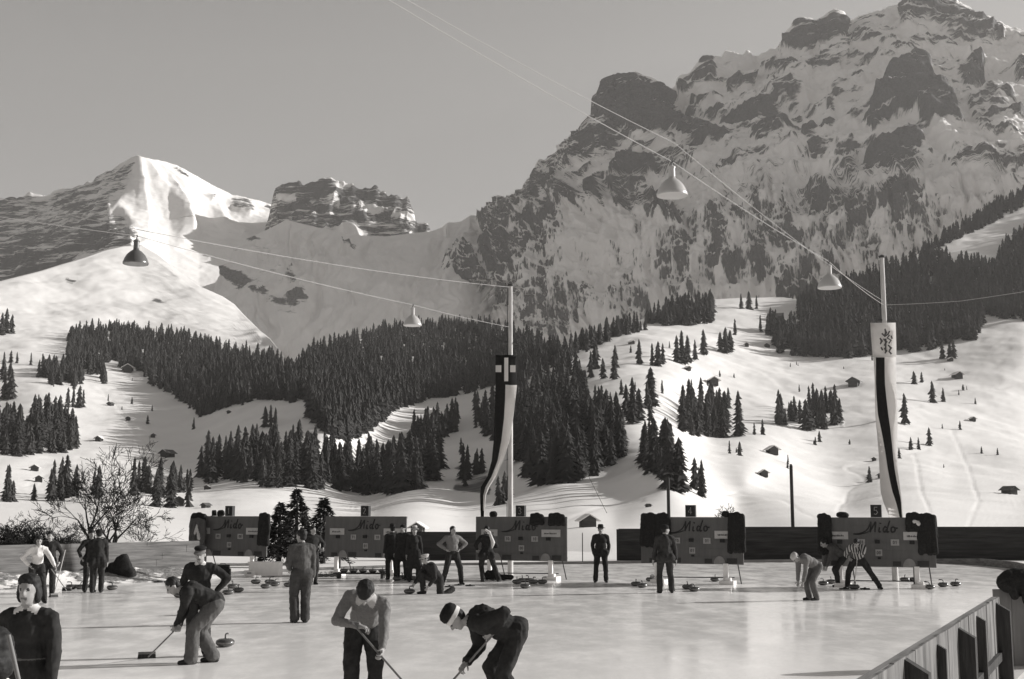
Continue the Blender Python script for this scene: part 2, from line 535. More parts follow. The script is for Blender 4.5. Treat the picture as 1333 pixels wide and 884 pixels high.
jag = (fbm(np.stack([U / 7, U * 0, U * 0], -1), 4) - .5) * 26 * np.exp(-(len(V) - 1 - np.arange(len(V)))[:, None] / 9.0)
Q[..., 2] += jag
N2 = grid_normals(Q)
streak = (fbm(np.stack([U / 8 + fbm(np.stack([U / 30, V / 40, U * 0], -1), 3) * 5, V / 46, U * 0], -1), 4) - .5) * sstep(200, 250, V)
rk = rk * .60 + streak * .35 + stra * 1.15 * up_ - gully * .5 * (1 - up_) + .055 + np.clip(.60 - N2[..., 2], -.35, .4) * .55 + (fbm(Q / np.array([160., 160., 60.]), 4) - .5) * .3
nback = 8
Q = add_back(Q, 900, 1100)
rk = np.concatenate([rk, np.repeat(rk[-1:], nback, 0) * .4])
# the sunlit snow shoulder behind the summit
ext_ = lambda a: np.concatenate([a, np.repeat(a[-1:], nback, 0)])
wr_ = lambda a: widea(a, 0, .22)
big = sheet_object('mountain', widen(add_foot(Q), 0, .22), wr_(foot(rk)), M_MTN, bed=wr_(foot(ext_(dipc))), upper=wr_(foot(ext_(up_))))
BIG_Q = Q

# ---- snow peak on the left
top = [(-140,290,6200),(-60,268,6050),(0,262,5900),(15,256,5850),(25,258,5840),(40,250,5800),(60,256,5750),(75,250,5720),(100,244,5650),(120,236,5600),(140,223,5500),(160,212,5400),(172,205,5330),(180,203,5300),(190,206,5330),(215,211,5420),(240,221,5500),(255,230,5560),(270,240,5620),(300,253,5720),(320,256,5760),(345,263,5850),(380,275,5950),(420,289,6050),(460,305,6150),(560,330,6300)]
mid = [(-140,330,5600),(0,305,5450),(80,280,5250),(120,262,5130),(138,258,5060),(160,265,5090),(220,285,5190),(260,300,5270),(300,300,5360),(350,300,5450),(460,325,5700),(560,345,5900)]
bot = [(-140,430,4700),(0,400,4600),(100,380,4420),(140,350,4330),(170,330,4340),(195,360,4350),(220,390,4430),(260,390,4550),(320,380,4750),(460,390,5100),(560,400,5200)]
u = np.arange(-140, 561, 1.8)
U, V, D = loft([bot, mid, top], u, [80, 90])
kk = np.hanning(15); kk /= kk.sum()
D = np.stack([np.convolve(np.pad(r_, 7, mode='edge'), kk, 'valid') for r_ in D])
lr = blur(raster([(.52, [(-160,270),(0,262),(60,256),(140,224),(178,204),(158,232),(138,252),(142,275),(162,285),(178,302),(168,320),(110,335),(60,352),(-160,420)]),
   (.62, [(0,310),(60,300),(120,290),(160,290),(172,305),(130,325),(60,345),(0,360)]),
   (.34, [(95,236),(178,204),(186,214),(165,240),(150,262),(172,290),(188,312),(160,322),(120,300),(110,260)]), (.7, [(222,218),(236,222),(250,234),(240,234)]), (.62, [(262,252),(282,262),(278,268)]), (.55, [(300,258),(330,258),(335,280),(305,275)]),
   (.66, [(345,262),(360,270),(392,282),(380,284),(350,276)])]), 2)
wu, wv = warped(U, V, 5, 20.0)
rk = sample(lr, wu, wv)
Q = pix(U, V, D)
N = grid_normals(Q)
rg = ridged(Q / 600. * np.array([1, 1, .5]), 5) - .5
fade = np.clip((len(V) - 1 - np.arange(len(V))) / 30.0, 0.2, 1)[:, None]
Q = Q + N * ((rg * 26 + rk * rg * 230) * fade)[..., None]
# a rib running down from the summit and a gully beside it
rw = 2 + np.clip(V - 222, 0, 70) * .30
du_ = (U - (222 + (V - 228) * .36) + (fbm(np.stack([U / 12, V / 16, U * 0], -1), 3) - .5) * 5) / rw
rib = np.where(du_ < 0, np.clip(1 + du_, 0, 1), np.clip(1 - du_ * 1.8, 0, 1)) * sstep(224, 258, V) * (1 - sstep(288, 322, V))
ang_ = (U - 182) / np.maximum(V - 190, 8) + (fbm(np.stack([U / 20, V / 20, U * 0], -1), 3) - .5) * .16      # ridges fanning out below the summit
fan = sum(a_ * np.where(ang_ < c_, np.clip(1 - (c_ - ang_) / w1_, 0, 1), np.clip(1 - (ang_ - c_) / w2_, 0, 1)) for c_, w1_, w2_, a_ in ((.10, .22, .12, .8), (.62, .26, .14, 1.0), (1.15, .22, .16, .8), (1.75, .3, .2, .7), (2.6, .4, .3, .6)))
fan = fan * sstep(200, 235, V) * (1 - sstep(300, 335, V))
rib2 = np.clip(1 - np.abs(U - (262 + (V - 235) * .55) + 3 * np.sin(V / 9)) / 11.0, 0, 1) * sstep(240, 262, V) * (1 - sstep(280, 310, V))
Q = Q + N * (rib * 40 + rib2 * 14 + fan * 15 + (ridged(Q / 150., 4) - .5) * 9)[..., None]
Q[..., 2] += (fbm(np.stack([U / 6, U * 0, U * 0], -1), 3) - .5) * 22 * np.exp(-(len(V) - 1 - np.arange(len(V)))[:, None] / 8.0) * sstep(200, 120, U)
rk = rk * .9 + .06 + (fbm(Q / 150., 4) - .5) * .2
Q = add_back(Q, 900, 1500)
rk = np.concatenate([rk, np.repeat(rk[-1:], 8, 0) * .4])
sheet_object('mountain', widen(add_foot(Q), .28), widea(foot(rk), .28), M_MTN)

# ---- rocky butte in the saddle
top = [(340,300,5450),(354,258,5400),(358,244,5400),(366,239,5400),(385,236,5390),(400,237,5390),(418,232,5390),(432,231,5390),(445,234,5390),(458,238,5380),(464,245,5370),(478,248,5370),(488,244,5360),(500,252,5350),(512,256,5340),(522,258,5330),(530,259,5320),(536,268,5310),(540,288,5300),(548,290,5290),(556,290,5280),(562,303,5270),(600,330,5200)]
bot = [(340,340,5100),(400,330,5050),(460,330,5000),(560,330,4950),(600,345,4950)]
u = np.arange(340, 600, 1.2)
U, V, D = loft([bot, top], u, [90])
rk = .60 + 0 * U
rk -= .35 * np.exp(-((V - np.interp(U, [355,460,540],[252,268,283])) / 5.0) ** 2) * (fbm(np.stack([U/14, V/14, 0*U], -1), 3) > .45)
rk -= .5 * sstep(236, 226, V + 0 * U) + .45 * np.exp(-(((U - 445) / 14) ** 2 + ((V - 240) / 7) ** 2))
rk -= .6 * sstep(300, 318, V + 8 * np.sin(U / 17)) * (U > 350)
Q = pix(U, V, D); N = grid_normals(Q)
rg = ridged(Q / 260. * np.array([1, 1, .6]), 5) - .5
fade = np.clip((len(V) - 1 - np.arange(len(V))) / 20.0, 0.3, 1)[:, None]
Q = Q + N * (rg * 120 * fade)[..., None]
Q[..., 2] += (fbm(np.stack([U / 5, U * 0, U * 0], -1), 3) - .5) * 30 * np.exp(-(len(V) - 1 - np.arange(len(V)))[:, None] / 6.0)
Q = add_back(Q, 500, 500)
rk = np.concatenate([rk, np.repeat(rk[-1:], 8, 0)])
sheet_object('mountain', add_foot(Q), foot(rk), M_MTN)

# ---- the shaded snow bowl between them
top = [(120,420,4150),(190,412,4180),(214,398,4180),(228,380,4200),(240,370,4230),(262,374,4220),(280,368,4200),(298,345,4180),(310,322,4180),(320,311,4180),(345,300,4180),(372,286,4180),(400,293,4200),(430,300,4280),(458,306,4380),(500,308,4520),(540,303,4700),(562,301,4800),(575,296,4850),(583,290,4890),(600,288,4930),(612,280,4980),(625,279,5050),(640,290,5100),(700,330,5100)]
mid = [(120,450,4000),(214,440,3950),(320,390,3930),(400,375,3900),(500,380,3900),(600,370,4050),(640,370,4350),(700,370,4550)]
bot = [(120,520,3700),(214,500,3620),(320,500,3540),(400,500,3480),(500,480,3500),(600,470,3680),(640,470,3950),(700,480,4250)]
u = np.arange(120, 701, 2.0)
U, V, D = loft([bot, mid, top], u, [60, 90])
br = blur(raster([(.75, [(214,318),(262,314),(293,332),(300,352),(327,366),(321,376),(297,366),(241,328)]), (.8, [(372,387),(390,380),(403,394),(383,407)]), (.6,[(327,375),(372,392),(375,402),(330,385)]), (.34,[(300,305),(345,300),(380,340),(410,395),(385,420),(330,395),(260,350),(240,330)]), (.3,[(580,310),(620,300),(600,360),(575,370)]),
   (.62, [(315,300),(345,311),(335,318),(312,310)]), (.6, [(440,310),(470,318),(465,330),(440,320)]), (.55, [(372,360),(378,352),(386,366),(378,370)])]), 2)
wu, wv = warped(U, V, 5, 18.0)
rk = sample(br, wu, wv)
Q = pix(U, V, D); N = grid_normals(Q)
strk = ridged(np.stack([U / 20 + (V / 60) + fbm(np.stack([U / 40, V / 40, U * 0], -1), 3) * 3, V / 95, U * 0], -1), 4) - .5
rk = rk + strk * .16
Q = Q + N * (((fbm(Q / 350., 4) - .5) * 70 + strk * 42 + rk * ridged(Q / 120., 3) * 50) * np.clip((len(V) - 1 - np.arange(len(V))) / 14.0, 0.1, 1)[:, None])[..., None]
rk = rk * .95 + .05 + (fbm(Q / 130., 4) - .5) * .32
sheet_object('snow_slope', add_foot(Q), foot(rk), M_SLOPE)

# ---- valley floor, forest hills and near snow slopes: one sheet from the rink to the forest edge
ctrl = []
for uu in (-150, 200, 500, 800, 1100, 1480):
    ctrl += [(uu, 725, 60), (uu, 700, 125), (uu, 682, 215)]
ctrl += [(-150,660,300),(100,660,310),(250,660,370),(390,660,410),(480,660,450),(600,660,390),(720,660,320),(860,660,265),(960,660,370),(1100,660,420),(1333,660,400),(1480,660,400),
 (-150,620,560),(60,620,570),(250,620,640),(400,620,560),(560,620,580),(720,620,420),(870,620,335),(970,620,440),(1100,620,590),(1240,620,600),(1333,620,620),(1480,620,640),
 (-150,560,760),(50,560,820),(180,560,930),(300,560,830),(430,560,700),(560,560,860),(690,560,660),(830,560,540),(920,560,740),(1040,560,800),(1150,560,800),(1250,560,860),(1333,560,900),(1480,560,940),
 (-150,500,1050),(60,500,1150),(190,500,1290),(330,500,1120),(450,500,1000),(600,500,1180),(750,500,850),(860,500,800),(960,500,1010),(1080,500,1060),(1200,500,1060),(1333,500,1080),(1480,500,1100),
 (-150,450,1350),(60,450,1500),(200,450,1660),(330,450,1680),(450,450,1480),(600,450,1650),(740,450,1180),(860,450,1110),(960,450,1230),(1060,450,1290),(1200,450,1270),(1333,450,1180),(1480,450,1150),
 (-150,410,1600),(60,410,1780),(200,410,1960),(330,410,2120),(450,410,2080),(600,410,1980),(740,410,1620),(850,410,1450),(950,410,1440),(1060,410,1480),(1200,410,1440),(1333,410,1380),(1480,410,1330),
 (-150,350,1900),(60,350,2150),(180,350,2330),(300,350,2480),(1060,360,1780),(1200,350,1730),(1333,350,1680),(1480,350,1620),
 (160,322,2480),(1200,300,1980),(1333,260,2150),(1480,240,2200)]
C = np.array(ctrl, float)
cx = C[:, :2] / 400.0
def tps(r2): return 0.5 * r2 * np.log(r2 + 1e-12)
K = tps(((cx[:, None] - cx[None]) ** 2).sum(-1)) + np.eye(len(C)) * 2e-3
A = np.zeros((len(C) + 3, len(C) + 3)); A[:len(C), :len(C)] = K
A[:len(C), len(C)] = 1; A[:len(C), len(C) + 1:] = cx; A[len(C):, :len(C)] = A[:len(C), len(C):].T
sol = np.linalg.solve(A, np.concatenate([np.log(C[:, 2]), np.zeros(3)]))
def valley_depth(U, V):
    x = np.stack([U, V], -1).reshape(-1, 2) / 400.0
    out = np.zeros(len(x))
    for s in range(0, len(x), 20000):
        d = ((x[s:s + 20000, None] - cx[None]) ** 2).sum(-1)
        out[s:s + 20000] = tps(d) @ sol[:len(C)] + sol[len(C)] + x[s:s + 20000] @ sol[len(C) + 1:]
    return np.exp(out).reshape(U.shape)
vtop = [(-150,400),(0,366),(30,358),(60,350),(110,335),(135,326),(160,320),(185,319),(205,331),(235,356),(262,374),(290,386),(305,396),(316,408),(328,420),(340,432),(352,441),(372,468),(400,462),(430,455),(470,440),(500,430),(560,424),(640,424),(700,444),(735,458),(765,444),(800,430),(840,414),(880,400),(925,390),(960,388),(1020,387),(1045,392),(1080,378),(1120,362),(1165,344),(1210,322),(1260,292),(1300,266),(1333,246),(1480,190)]
vt = np.array(vtop, float)
u = np.arange(-150, 1481, 2.6)
vbot = 728.0
tt = np.linspace(0, 1, 330)
# the outline doubles back at the lit hill's foot; keep it single valued
order = np.maximum.accumulate(vt[:, 0] + np.arange(len(vt)) * 1e-3)
vT = np.interp(u, order, vt[:, 1])
V = vbot + (vT - vbot) * tt[:, None]
U = np.broadcast_to(u, V.shape)
D = valley_depth(U, V)
D = np.maximum.accumulate(D, 0)
kk = np.hanning(27); kk /= kk.sum()
LD_ = np.pad(np.log(D), ((13, 13), (0, 0)), mode='reflect', reflect_type='odd')
D = np.exp(np.stack([np.convolve(LD_[:, j], kk, 'valid') for j in range(D.shape[1])], 1))
Q = pix(U, V, D)
def thick(pl, r=.9):
    out = []
    for (xa, ya), (xb, yb) in zip(pl[:-1], pl[1:]):
        L = math.hypot(xb - xa, yb - ya) + 1e-6; nx_, ny_ = -(yb - ya) / L * r, (xb - xa) / L * r
        out.append((1.0, [(xa + nx_, ya + ny_), (xb + nx_, yb + ny_), (xb - nx_, yb - ny_), (xa - nx_, ya - ny_)]))
    return out
TRK = blur(raster(sum([thick(q_) for q_ in [   # trodden paths, sledge tracks and a stream cut in the snow
  [(1115,690),(1090,668),(1105,640),(1128,622),(1100,606),(1150,590),(1210,582)], [(900,655),(960,640),(1020,652),(1060,676)], [(1240,560),(1262,610),(1275,650),(1260,688)], [(1060,420),(980,432),(920,452),(860,470),(790,486)],
  [(940,470),(990,486),(1050,520),(1120,540),(1200,530)], [(1190,585),(1200,640),(1215,684)], [(20,640),(90,606),(170,600),(230,606)], [(130,500),(160,540),(185,580),(180,610)], [(60,400),(120,392),(200,410),(280,432)], [(1140,500),(1220,512),(1333,500)], [(700,690),(750,672),(800,655),(838,650)]]], [])), 1)
near = sstep(90, 500, D)
N = np.zeros_like(Q); N[..., 2] = 1
amp = near * (fbm(Q / np.array([140., 140., 400.]), 4) - .5) * np.interp(D, [60, 300, 1000, 2400], [0.3, 4, 10, 26])
amp += near * (fbm(Q / np.array([38., 38., 100.]) + 9, 3) - .5) * np.interp(D, [60, 300, 1000, 2400], [0.2, 1.2, 2.6, 4])
amp += near * (fbm(Q / np.array([11., 11., 30.]) + 3, 3) - .5) * np.interp(D, [60, 300, 1000, 2400], [0.1, .7, 1.3, 1.6])
wu, wv = warped(U, V, 3, 30.0)
amp -= sample(TRK, wu, wv) * np.interp(D, [60, 300, 1000, 2400], [0.05, .3, .8, 1.4]) * (.4 + fbm(Q / 60., 2))
Q[..., 2] += amp * np.clip((len(tt) - 1 - np.arange(len(tt))) / 10.0, 0.1, 1)[:, None]
vr = blur(raster([(.62, [(188,388),(205,384),(228,393),(222,397),(200,395)]), (.55, [(80,361),(100,360),(105,368),(85,369)]), (.55, [(1000,520),(1010,540),(1100,545),(1105,560),(1010,560)]), (.52,[(590,600),(640,600),(640,650),(590,640)])]), 3)
wu, wv = warped(U, V, 4, 14.0)
rk = sample(vr, wu, wv) + (fbm(Q / 60., 3) - .5) * .2
back_rows = 8
top_row = Q[-1]
ext = np.array([top_row + np.array([0, 500 * t, -90 * t - 160 * t * t]) for t in np.linspace(0, 1, back_rows + 1)[1:]])
Q = np.concatenate([Q, ext]); rk = np.concatenate([rk, np.repeat(rk[-1:] * 0, back_rows, 0)])
valley = sheet_object('snowy_hillside', widen(Q, .45, .4), widea(rk, .45, .4), M_SLOPE)
TERRAIN.append(BVHTree.FromPolygons(Q.reshape(-1, 3).tolist(), grid_faces(*Q.shape[:2]).tolist()))

CAMP = Vector((0, 0, CAMZ))
def hill(u, v):
    """point of the hillside seen at picture coordinate (u, v)"""
    d = P(u, v, 100.0) - CAMP
    h = TERRAIN[0].ray_cast(CAMP, d.normalized())
    return h[0]
# ================================================================== TREES AND HUTS
M_SPRUCE = mat('spruce_needles', 0.054, rough=0.95, spec=0.05, var=0.25, scale=0.22)
M_SPRUCE_NEAR = mat('near_spruce_needles', 0.045, rough=0.8, spec=0.15, var=0.5, scale=3)
M_BARK = mat('bark', 0.055, rough=0.9, spec=0.1, var=0.4, scale=9, stretch=(1, 1, .2), bump=0.02)
M_TWIG = mat('bare_twigs', 0.028, rough=0.9, spec=0.1, var=0.3, scale=4)
M_HUTWOOD = mat('weathered_hut_timber', 0.07, rough=0.9, spec=0.1, var=0.3, scale=2, stretch=(1, 1, 6))
M_ROOFSNOW = mat('roof_snow', 0.78, rough=0.8, spec=0.1)
M_HUTROOF = mat('bare_shingle_roof', 0.11, rough=0.9, spec=0.1, var=0.3, scale=3)

def spruce_arrays(seed, tiers, spokes, R=0.17):
    """a unit-high spruce: ragged drooping skirts of branches round a tapered stem; triangles"""
    r = np.random.RandomState(seed)
    vs, fs = [], []
    n = 5
    for k in range(n):
        a = 2 * math.pi * k / n; vs.append((.016 * math.cos(a), .016 * math.sin(a), -0.03))
    vs.append((0, 0, .9))
    for k in range(n): fs.append((k, (k + 1) % n, n))
    lean = r.uniform(-.012, .012, 2)
    for t in range(tiers):
        f = (t + r.uniform(-.2, .2)) / tiers
        f = min(max(f, 0), .97)
        z0 = 0.05 + .93 * f
        rad = R * (1 - f) ** .62 * r.uniform(.68, 1.2) + .007
        ox, oy = r.uniform(-.2, .2, 2) * rad
        hgt = (1.7 / tiers) * r.uniform(.9, 1.3) + .01
        o = len(vs)
        vs.append((lean[0] * z0, lean[1] * z0, min(z0 + hgt, 1.0)))
        ph = r.uniform(0, 6.28)
        m = spokes * 2
        for k in range(m):
            a = ph + 2 * math.pi * (k + r.uniform(-.25, .25)) / m
            q = rad * (r.uniform(.82, 1.15) if k % 2 == 0 else r.uniform(.5, .75))
            dz = -rad * (.24 * r.uniform(.5, 1.5) if k % 2 == 0 else .05)
            vs.append((q * math.cos(a) + lean[0] * z0 + ox, q * math.sin(a) + lean[1] * z0 + oy, z0 + dz))
        for k in range(m):
            fs.append((o, o + 1 + k, o + 1 + (k + 1) % m))
    return np.array(vs), np.array(fs)

SPR_LO = [spruce_arrays(100 + i, 10, 5, R=[.16, .20, .24, .18, .22][i]) for i in range(5)]
SPR_HI = [npmesh('spruce', *spruce_arrays(200 + i, 22, 7, R=[.13, .17, .20, .22, .15, .24][i]), [M_SPRUCE], smooth=False) for i in range(6)]

def inpoly(u, v, poly):
    c = False
    n = len(poly)
    for i in range(n):
        xa, ya = poly[i]; xb, yb = poly[(i + 1) % n]
        if (ya > v) != (yb > v) and u < (xb - xa) * (v - ya) / (yb - ya) + xa: c = not c
    return c

TREES = []    # (position, height, patch)
def patch(name, label, group, poly, dens=1.0, h=21.0, hv=.48, clump=0.0):
    us = [p[0] for p in poly]; vs_ = [p[1] for p in poly]
    area = 0.5 * abs(sum(poly[i][0] * poly[(i + 1) % len(poly)][1] - poly[(i + 1) % len(poly)][0] * poly[i][1] for i in range(len(poly))))
    c = hill(sum(us) / len(us), min(max(vs_) - 2, sum(vs_) / len(vs_)))
    px = FPX / (c.y if c else 1000) * h
    n = max(2, int(dens * area / (px * px * .034)))
    k = 0; tries = 0
    while k < n and tries < n * 40:
        tries += 1
        u = RNG.uniform(min(us), max(us)); v = RNG.uniform(min(vs_), max(vs_))
        if not inpoly(u, v, poly): continue
        if clump and vnoise(np.array([[u / 14.0, v / 9.0, 3.3]]))[0] < clump: continue
        p = hill(u, v)
        if p is None: continue
        TREES.append((p, h * RNG.uniform(1 - hv, 1 + hv * .8), name))
        k += 1
PATCH = {}
def forest(name, label, group, poly, **k):
    PATCH[name] = (label, group); patch(name, label, group, poly, **k)

def base(poly, dv):          # outlines were read off the tree tops; roots sit lower
    return [(u, v + dv) for u, v in poly]

forest('a', 'dark spruce in the wooded knoll below the bright snow dome on the left', 'spruces of the wooded knoll on the left',
  [(86,443),(110,433),(141,430),(193,433),(241,440),(303,459),(362,472),(375,490),(407,528),(379,524),(338,520),(300,530),(262,544),(234,522),(224,514),(193,500),(183,484),(160,484),(150,470),(120,482),(88,472)], dens=1.15, h=15)
forest('b', 'dark spruce at the ragged lower left end of the wooded knoll', 'spruces at the ragged end of the knoll',
  [(45,497),(52,486),(88,468),(125,480),(140,497),(130,504),(100,508),(78,504)], dens=1.0, h=15, clump=.4)
forest('c', 'dark spruce in the compact grove on the sunlit meadow at the left edge', 'spruces of the compact grove at the left edge',
  [(-20,562),(30,555),(75,548),(95,560),(102,575),(98,590),(80,592),(55,590),(40,597),(-20,588)], dens=1.3, h=18)
forest('d', 'dark spruce in the big shaded wood that fills the middle hillside', 'spruces of the big wood in the middle',
  [(372,490),(414,456),(452,448),(479,432),(521,427),(576,423),(621,421),(679,433),(707,454),(740,468),(745,474),(700,484),(650,500),(607,514),(560,520),(510,537),(480,563),(452,578),(420,562),(400,542),(407,527)], dens=1.2, h=15)
forest('e', 'dark spruce on the steep shaded flank left of the right-hand snow slope', 'spruces on the steep flank in the middle',
  [(690,490),(740,478),(758,482),(765,505),(775,530),(795,548),(800,568),(815,580),(820,592),(800,607),(770,622),(740,630),(700,634),(672,618),(672,595),(690,585),(665,580),(625,572),(608,530)], dens=1.2, h=17)
forest('f', 'tall spruce in the pointed clump at the right foot of the shaded flank', 'spruces of the pointed clump below the flank',
  [(826,600),(845,592),(868,596),(884,608),(888,622),(862,624),(835,616),(822,608)], dens=1.3, h=12)
forest('g', 'tall spruce in the long front row of dark trees on the valley floor', 'spruces of the long front row',
  [(255,628),(270,612),(300,604),(338,596),(383,600),(414,608),(455,614),(476,608),(521,602),(562,602),(583,614),(578,624),(540,642),(493,646),(434,643),(369,637),(300,630)], dens=1.3, h=17)
forest('h', 'spruce in the low straggling row on the snow behind the bare tree', 'spruces of the straggling row on the left',
  [(5,652),(75,640),(130,640),(200,634),(255,628),(262,640),(220,648),(150,648),(75,656),(5,660)], dens=.8, h=10, clump=.42)
forest('i', 'spruce in the small clumps across the snow streak in the middle wood', 'spruces across the snow streak',
  [(535,566),(560,548),(600,548),(608,560),(570,574),(540,575)], dens=1.0, h=14, clump=.42)
forest('j', 'lone spruce on the shaded snow below the middle wood', 'spruces on the shaded snow in the middle',
  [(600,620),(628,614),(632,634),(605,634)], dens=.9, h=13)
forest('k', 'lone spruce on the shaded snow left of the tall flagpole', 'spruces beside the tall flagpole',
  [(640,650),(668,645),(668,656),(642,660)], dens=.9, h=8)
forest('l', 'dark spruce in the square grove in the middle of the right-hand snow slope', 'spruces of the square grove on the right slope',
  [(888,545),(905,535),(935,532),(947,548),(947,571),(888,569)], dens=1.35, h=17)
forest('m', 'spruce in the thin grove left of the white banner on the snow slope', 'spruces of the thin grove left of the white banner',
  [(1012,548),(1035,538),(1062,532),(1088,534),(1096,552),(1062,563),(1015,557)], dens=.75, h=17)
forest('n', 'spruce in the dark strip along the foot of the great cliffs', 'spruces along the foot of the cliffs',
  [(715,470),(760,450),(800,434),(835,426),(842,430),(800,440),(765,458),(727,472)], dens=1.6, h=16)
forest('o', 'spruce in the dark wood on the snowy shelf below the cliffs', 'spruces on the snowy shelf below the cliffs',
  [(840,422),(860,410),(890,402),(925,397),(930,420),(880,426)], dens=1.5, h=18)
forest('p', 'dark spruce in the great wood that covers the right-hand mountainside', 'spruces of the great wood on the right',
  [(1038,398),(1059,386),(1100,372),(1163,350),(1200,336),(1221,330),(1238,344),(1273,347),(1294,352),(1318,310),(1350,285),(1420,260),(1420,415),(1345,419),(1283,412),(1273,443),(1252,443),(1197,460),(1173,456),(1114,467),(1076,467),(1021,463),(1010,447),(1045,443)], dens=1.15, h=19)
forest('q', 'spruce in the thin line above the bright clearing at the right edge', 'spruces above the bright clearing on the right',
  [(1190,332),(1221,316),(1260,291),(1300,267),(1350,246),(1350,266),(1328,272),(1280,297),(1221,324)], dens=1.2, h=17)
forest('r', 'spruce in the scattered clumps beside the great wood on the snow shelf', 'spruces scattered beside the great wood',
  [(1000,428),(1040,420),(1045,440),(1015,462),(1005,445)], dens=1.0, h=20, clump=.45)
forest('s', 'young spruce in the broken hedge right of the shaded flank', 'young spruces in the broken hedge',
  [(892,634),(905,634),(935,648),(935,654),(912,648)], dens=1.0, h=11)

singles = [(785,493,15),(800,494,17),(801,479,18),(769,492,20),(775,480,22),(832,474,20),(849,476,18),(857,477,20),(863,474,17),(881,472,23),(888,474,28),(895,472,24),(905,468,18),(916,462,24),(938,458,20),(945,460,26),(951,458,22),(957,436,18),
  (809,514,10),(815,543,17),(824,551,22),(832,547,16),(848,529,22),(843,532,16),(862,512,9),(847,548,11),(962,568,27),(948,532,16),(982,566,8),(993,566,10),
  (965,402,20),(975,403,24),(985,402,18),(990,432,20),(1000,436,24),(1227,467,18),(1242,467,20),(1237,466,16),(1214,524,18),(1228,523,12),(1178,552,22),(1190,500,12),(1200,498,10),
  (345,556,14),(352,556,15),(358,556,13),(252,559,10),(198,535,6),(192,552,8),(88,530,17),(95,530,19),(103,531,20),(108,530,16),(5,520,26),(14,520,28),(4,494,20),(13,495,18),(8,434,34),(2,436,30),(15,434,26),
  (5,474,14),(14,472,14),(22,473,13),(40,475,14),(55,477,15),(70,476,13),(203,660,11),(222,661,13),(245,660,10),(600,590,10),(1132,628,8),(1196,585,8),(1186,585,8),(1210,580,12),(884,640,14),(870,636,16)]
PATCH['z'] = ('spruce standing free on the open snow away from the woods', 'spruces standing free on the open snow')
for (u, v, h) in singles:
    p = hill(u, v)
    if p is not None: TREES.append((p, h, 'z'))

for k in range(150):                       # young growth and bushes scattered over the right-hand slope and the left meadows
    u, v = (RNG.uniform(765, 1330), RNG.uniform(432, 640)) if k < 100 else (RNG.uniform(10, 330), RNG.uniform(470, 640))
    if vnoise(np.array([[u / 45.0, v / 16.0, 8.1]]))[0] < .56: continue
    p = hill(u, v)
    if p is not None: TREES.append((p, RNG.uniform(2.2, 7.5), 'z'))
TREES.sort(key=lambda t: -t[1] / t[0].y)
N_IND = 290
for (p, h, nm) in TREES[:N_IND]:
    o = link('spruce_tree', RNG.choice(SPR_HI))
    o.location = p - Vector((0, 0, .4))
    s = h * RNG.uniform(.85, 1.2)
    o.scale = (s, s * RNG.uniform(.85, 1.1), h * 1.02)
    o.rotation_euler = (0, 0, RNG.uniform(0, 6.28))
    tag(o, PATCH[nm][0], 'spruce', PATCH[nm][1])
vs, fs, off = [], [], 0
for (p, h, nm) in TREES[N_IND:]:
    V0, F0 = SPR_LO[RNG.randrange(5)]
    a = RNG.uniform(0, 6.28); ca, sa = math.cos(a), math.sin(a)
    s = h * RNG.uniform(.85, 1.2)
    X = np.stack([(V0[:, 0] * ca - V0[:, 1] * sa) * s + p.x, (V0[:, 0] * sa + V0[:, 1] * ca) * s + p.y, V0[:, 2] * h + p.z - .4], -1)
    vs.append(X); fs.append(F0 + off); off += len(X)
woods = link('forest', npmesh('forest', np.concatenate(vs), np.concatenate(fs), [M_SPRUCE], smooth=False))
tag(woods, 'distant dark spruce forest that covers the hillsides around the valley', 'forest', kind='stuff')
print('TREES', len(TREES))

# ---- huts
def hut_meshes(snowy, L=1.25):
    w_, h_, r_ = .5, .38, .40
    b = MB(); 
    x, y = L / 2, w_ / 2
    b.add([(-x,-y,-.25),(x,-y,-.25),(x,y,-.25),(-x,y,-.25),(-x,-y,h_),(x,-y,h_),(x,y,h_),(-x,y,h_),(-x,0,h_+r_*.62),(x,0,h_+r_*.62)],
      [(0,1,5,4),(1,2,6,9,5),(2,3,7,6),(3,0,4,8,7),(4,5,9,8),(6,7,8,9)])
    wall = b.mesh('hut_wall', M_HUTWOOD)
    r = MB(); t = .07 if snowy else .04; e = .16; yy = y + e; zz = h_ - e * .62 * r_ / y; top = h_ + r_ * .62
    top = h_ + r_ * .62
    slope = (top - h_) / y
    ze = h_ - e * slope
    xo = x + .14
    for sgn in (-1, 1):
        r.add([(-xo, 0, top + .01), (xo, 0, top + .01), (xo, sgn * yy, ze + .01), (-xo, sgn * yy, ze + .01), (-xo, 0, top + t), (xo, 0, top + t), (xo, sgn * yy, ze + t), (-xo, sgn * yy, ze + t)],
          [(0, 1, 2, 3), (4, 5, 6, 7), (0, 1, 5, 4), (2, 3, 7, 6), (1, 2, 6, 5), (0, 3, 7, 4)])
    d = MB(); d.box((0, -y - .01, .08), (.22, .03, .5))
    return wall, r.mesh('hut_roof', M_ROOFSNOW if snowy else M_HUTROOF), d.mesh('hut_door', M_BARK)
HUT = {True: hut_meshes(True), False: hut_meshes(False)}
def hut(u, v, wpx, label, snowy=True, rz=None, group='huts scattered over the snowy slopes'):
    p = hill(u, v)
    if p is None: return
    s = .95 * wpx * p.y / FPX / 1.35
    t = empty('hut', p + Vector((0, 0, .10 * s)), math.pi / 2 + (RNG.uniform(-.5, .5) if rz is None else rz), label, 'hut', group)
    t.scale = (s, s * 1.6, s)
    for nm, me in zip(('wall', 'roof', 'door'), HUT[snowy]): link(nm, me, t)
hut(928,501,19,'dark timber hut in the sunlit slope just above the square spruce grove')
hut(895,482,10,'small timber hut tucked under the biggest clump on the right snow slope')
hut(1005,591,20,'snow-roofed timber hut on bare snow left of the thin dark post tops', rz=.1)
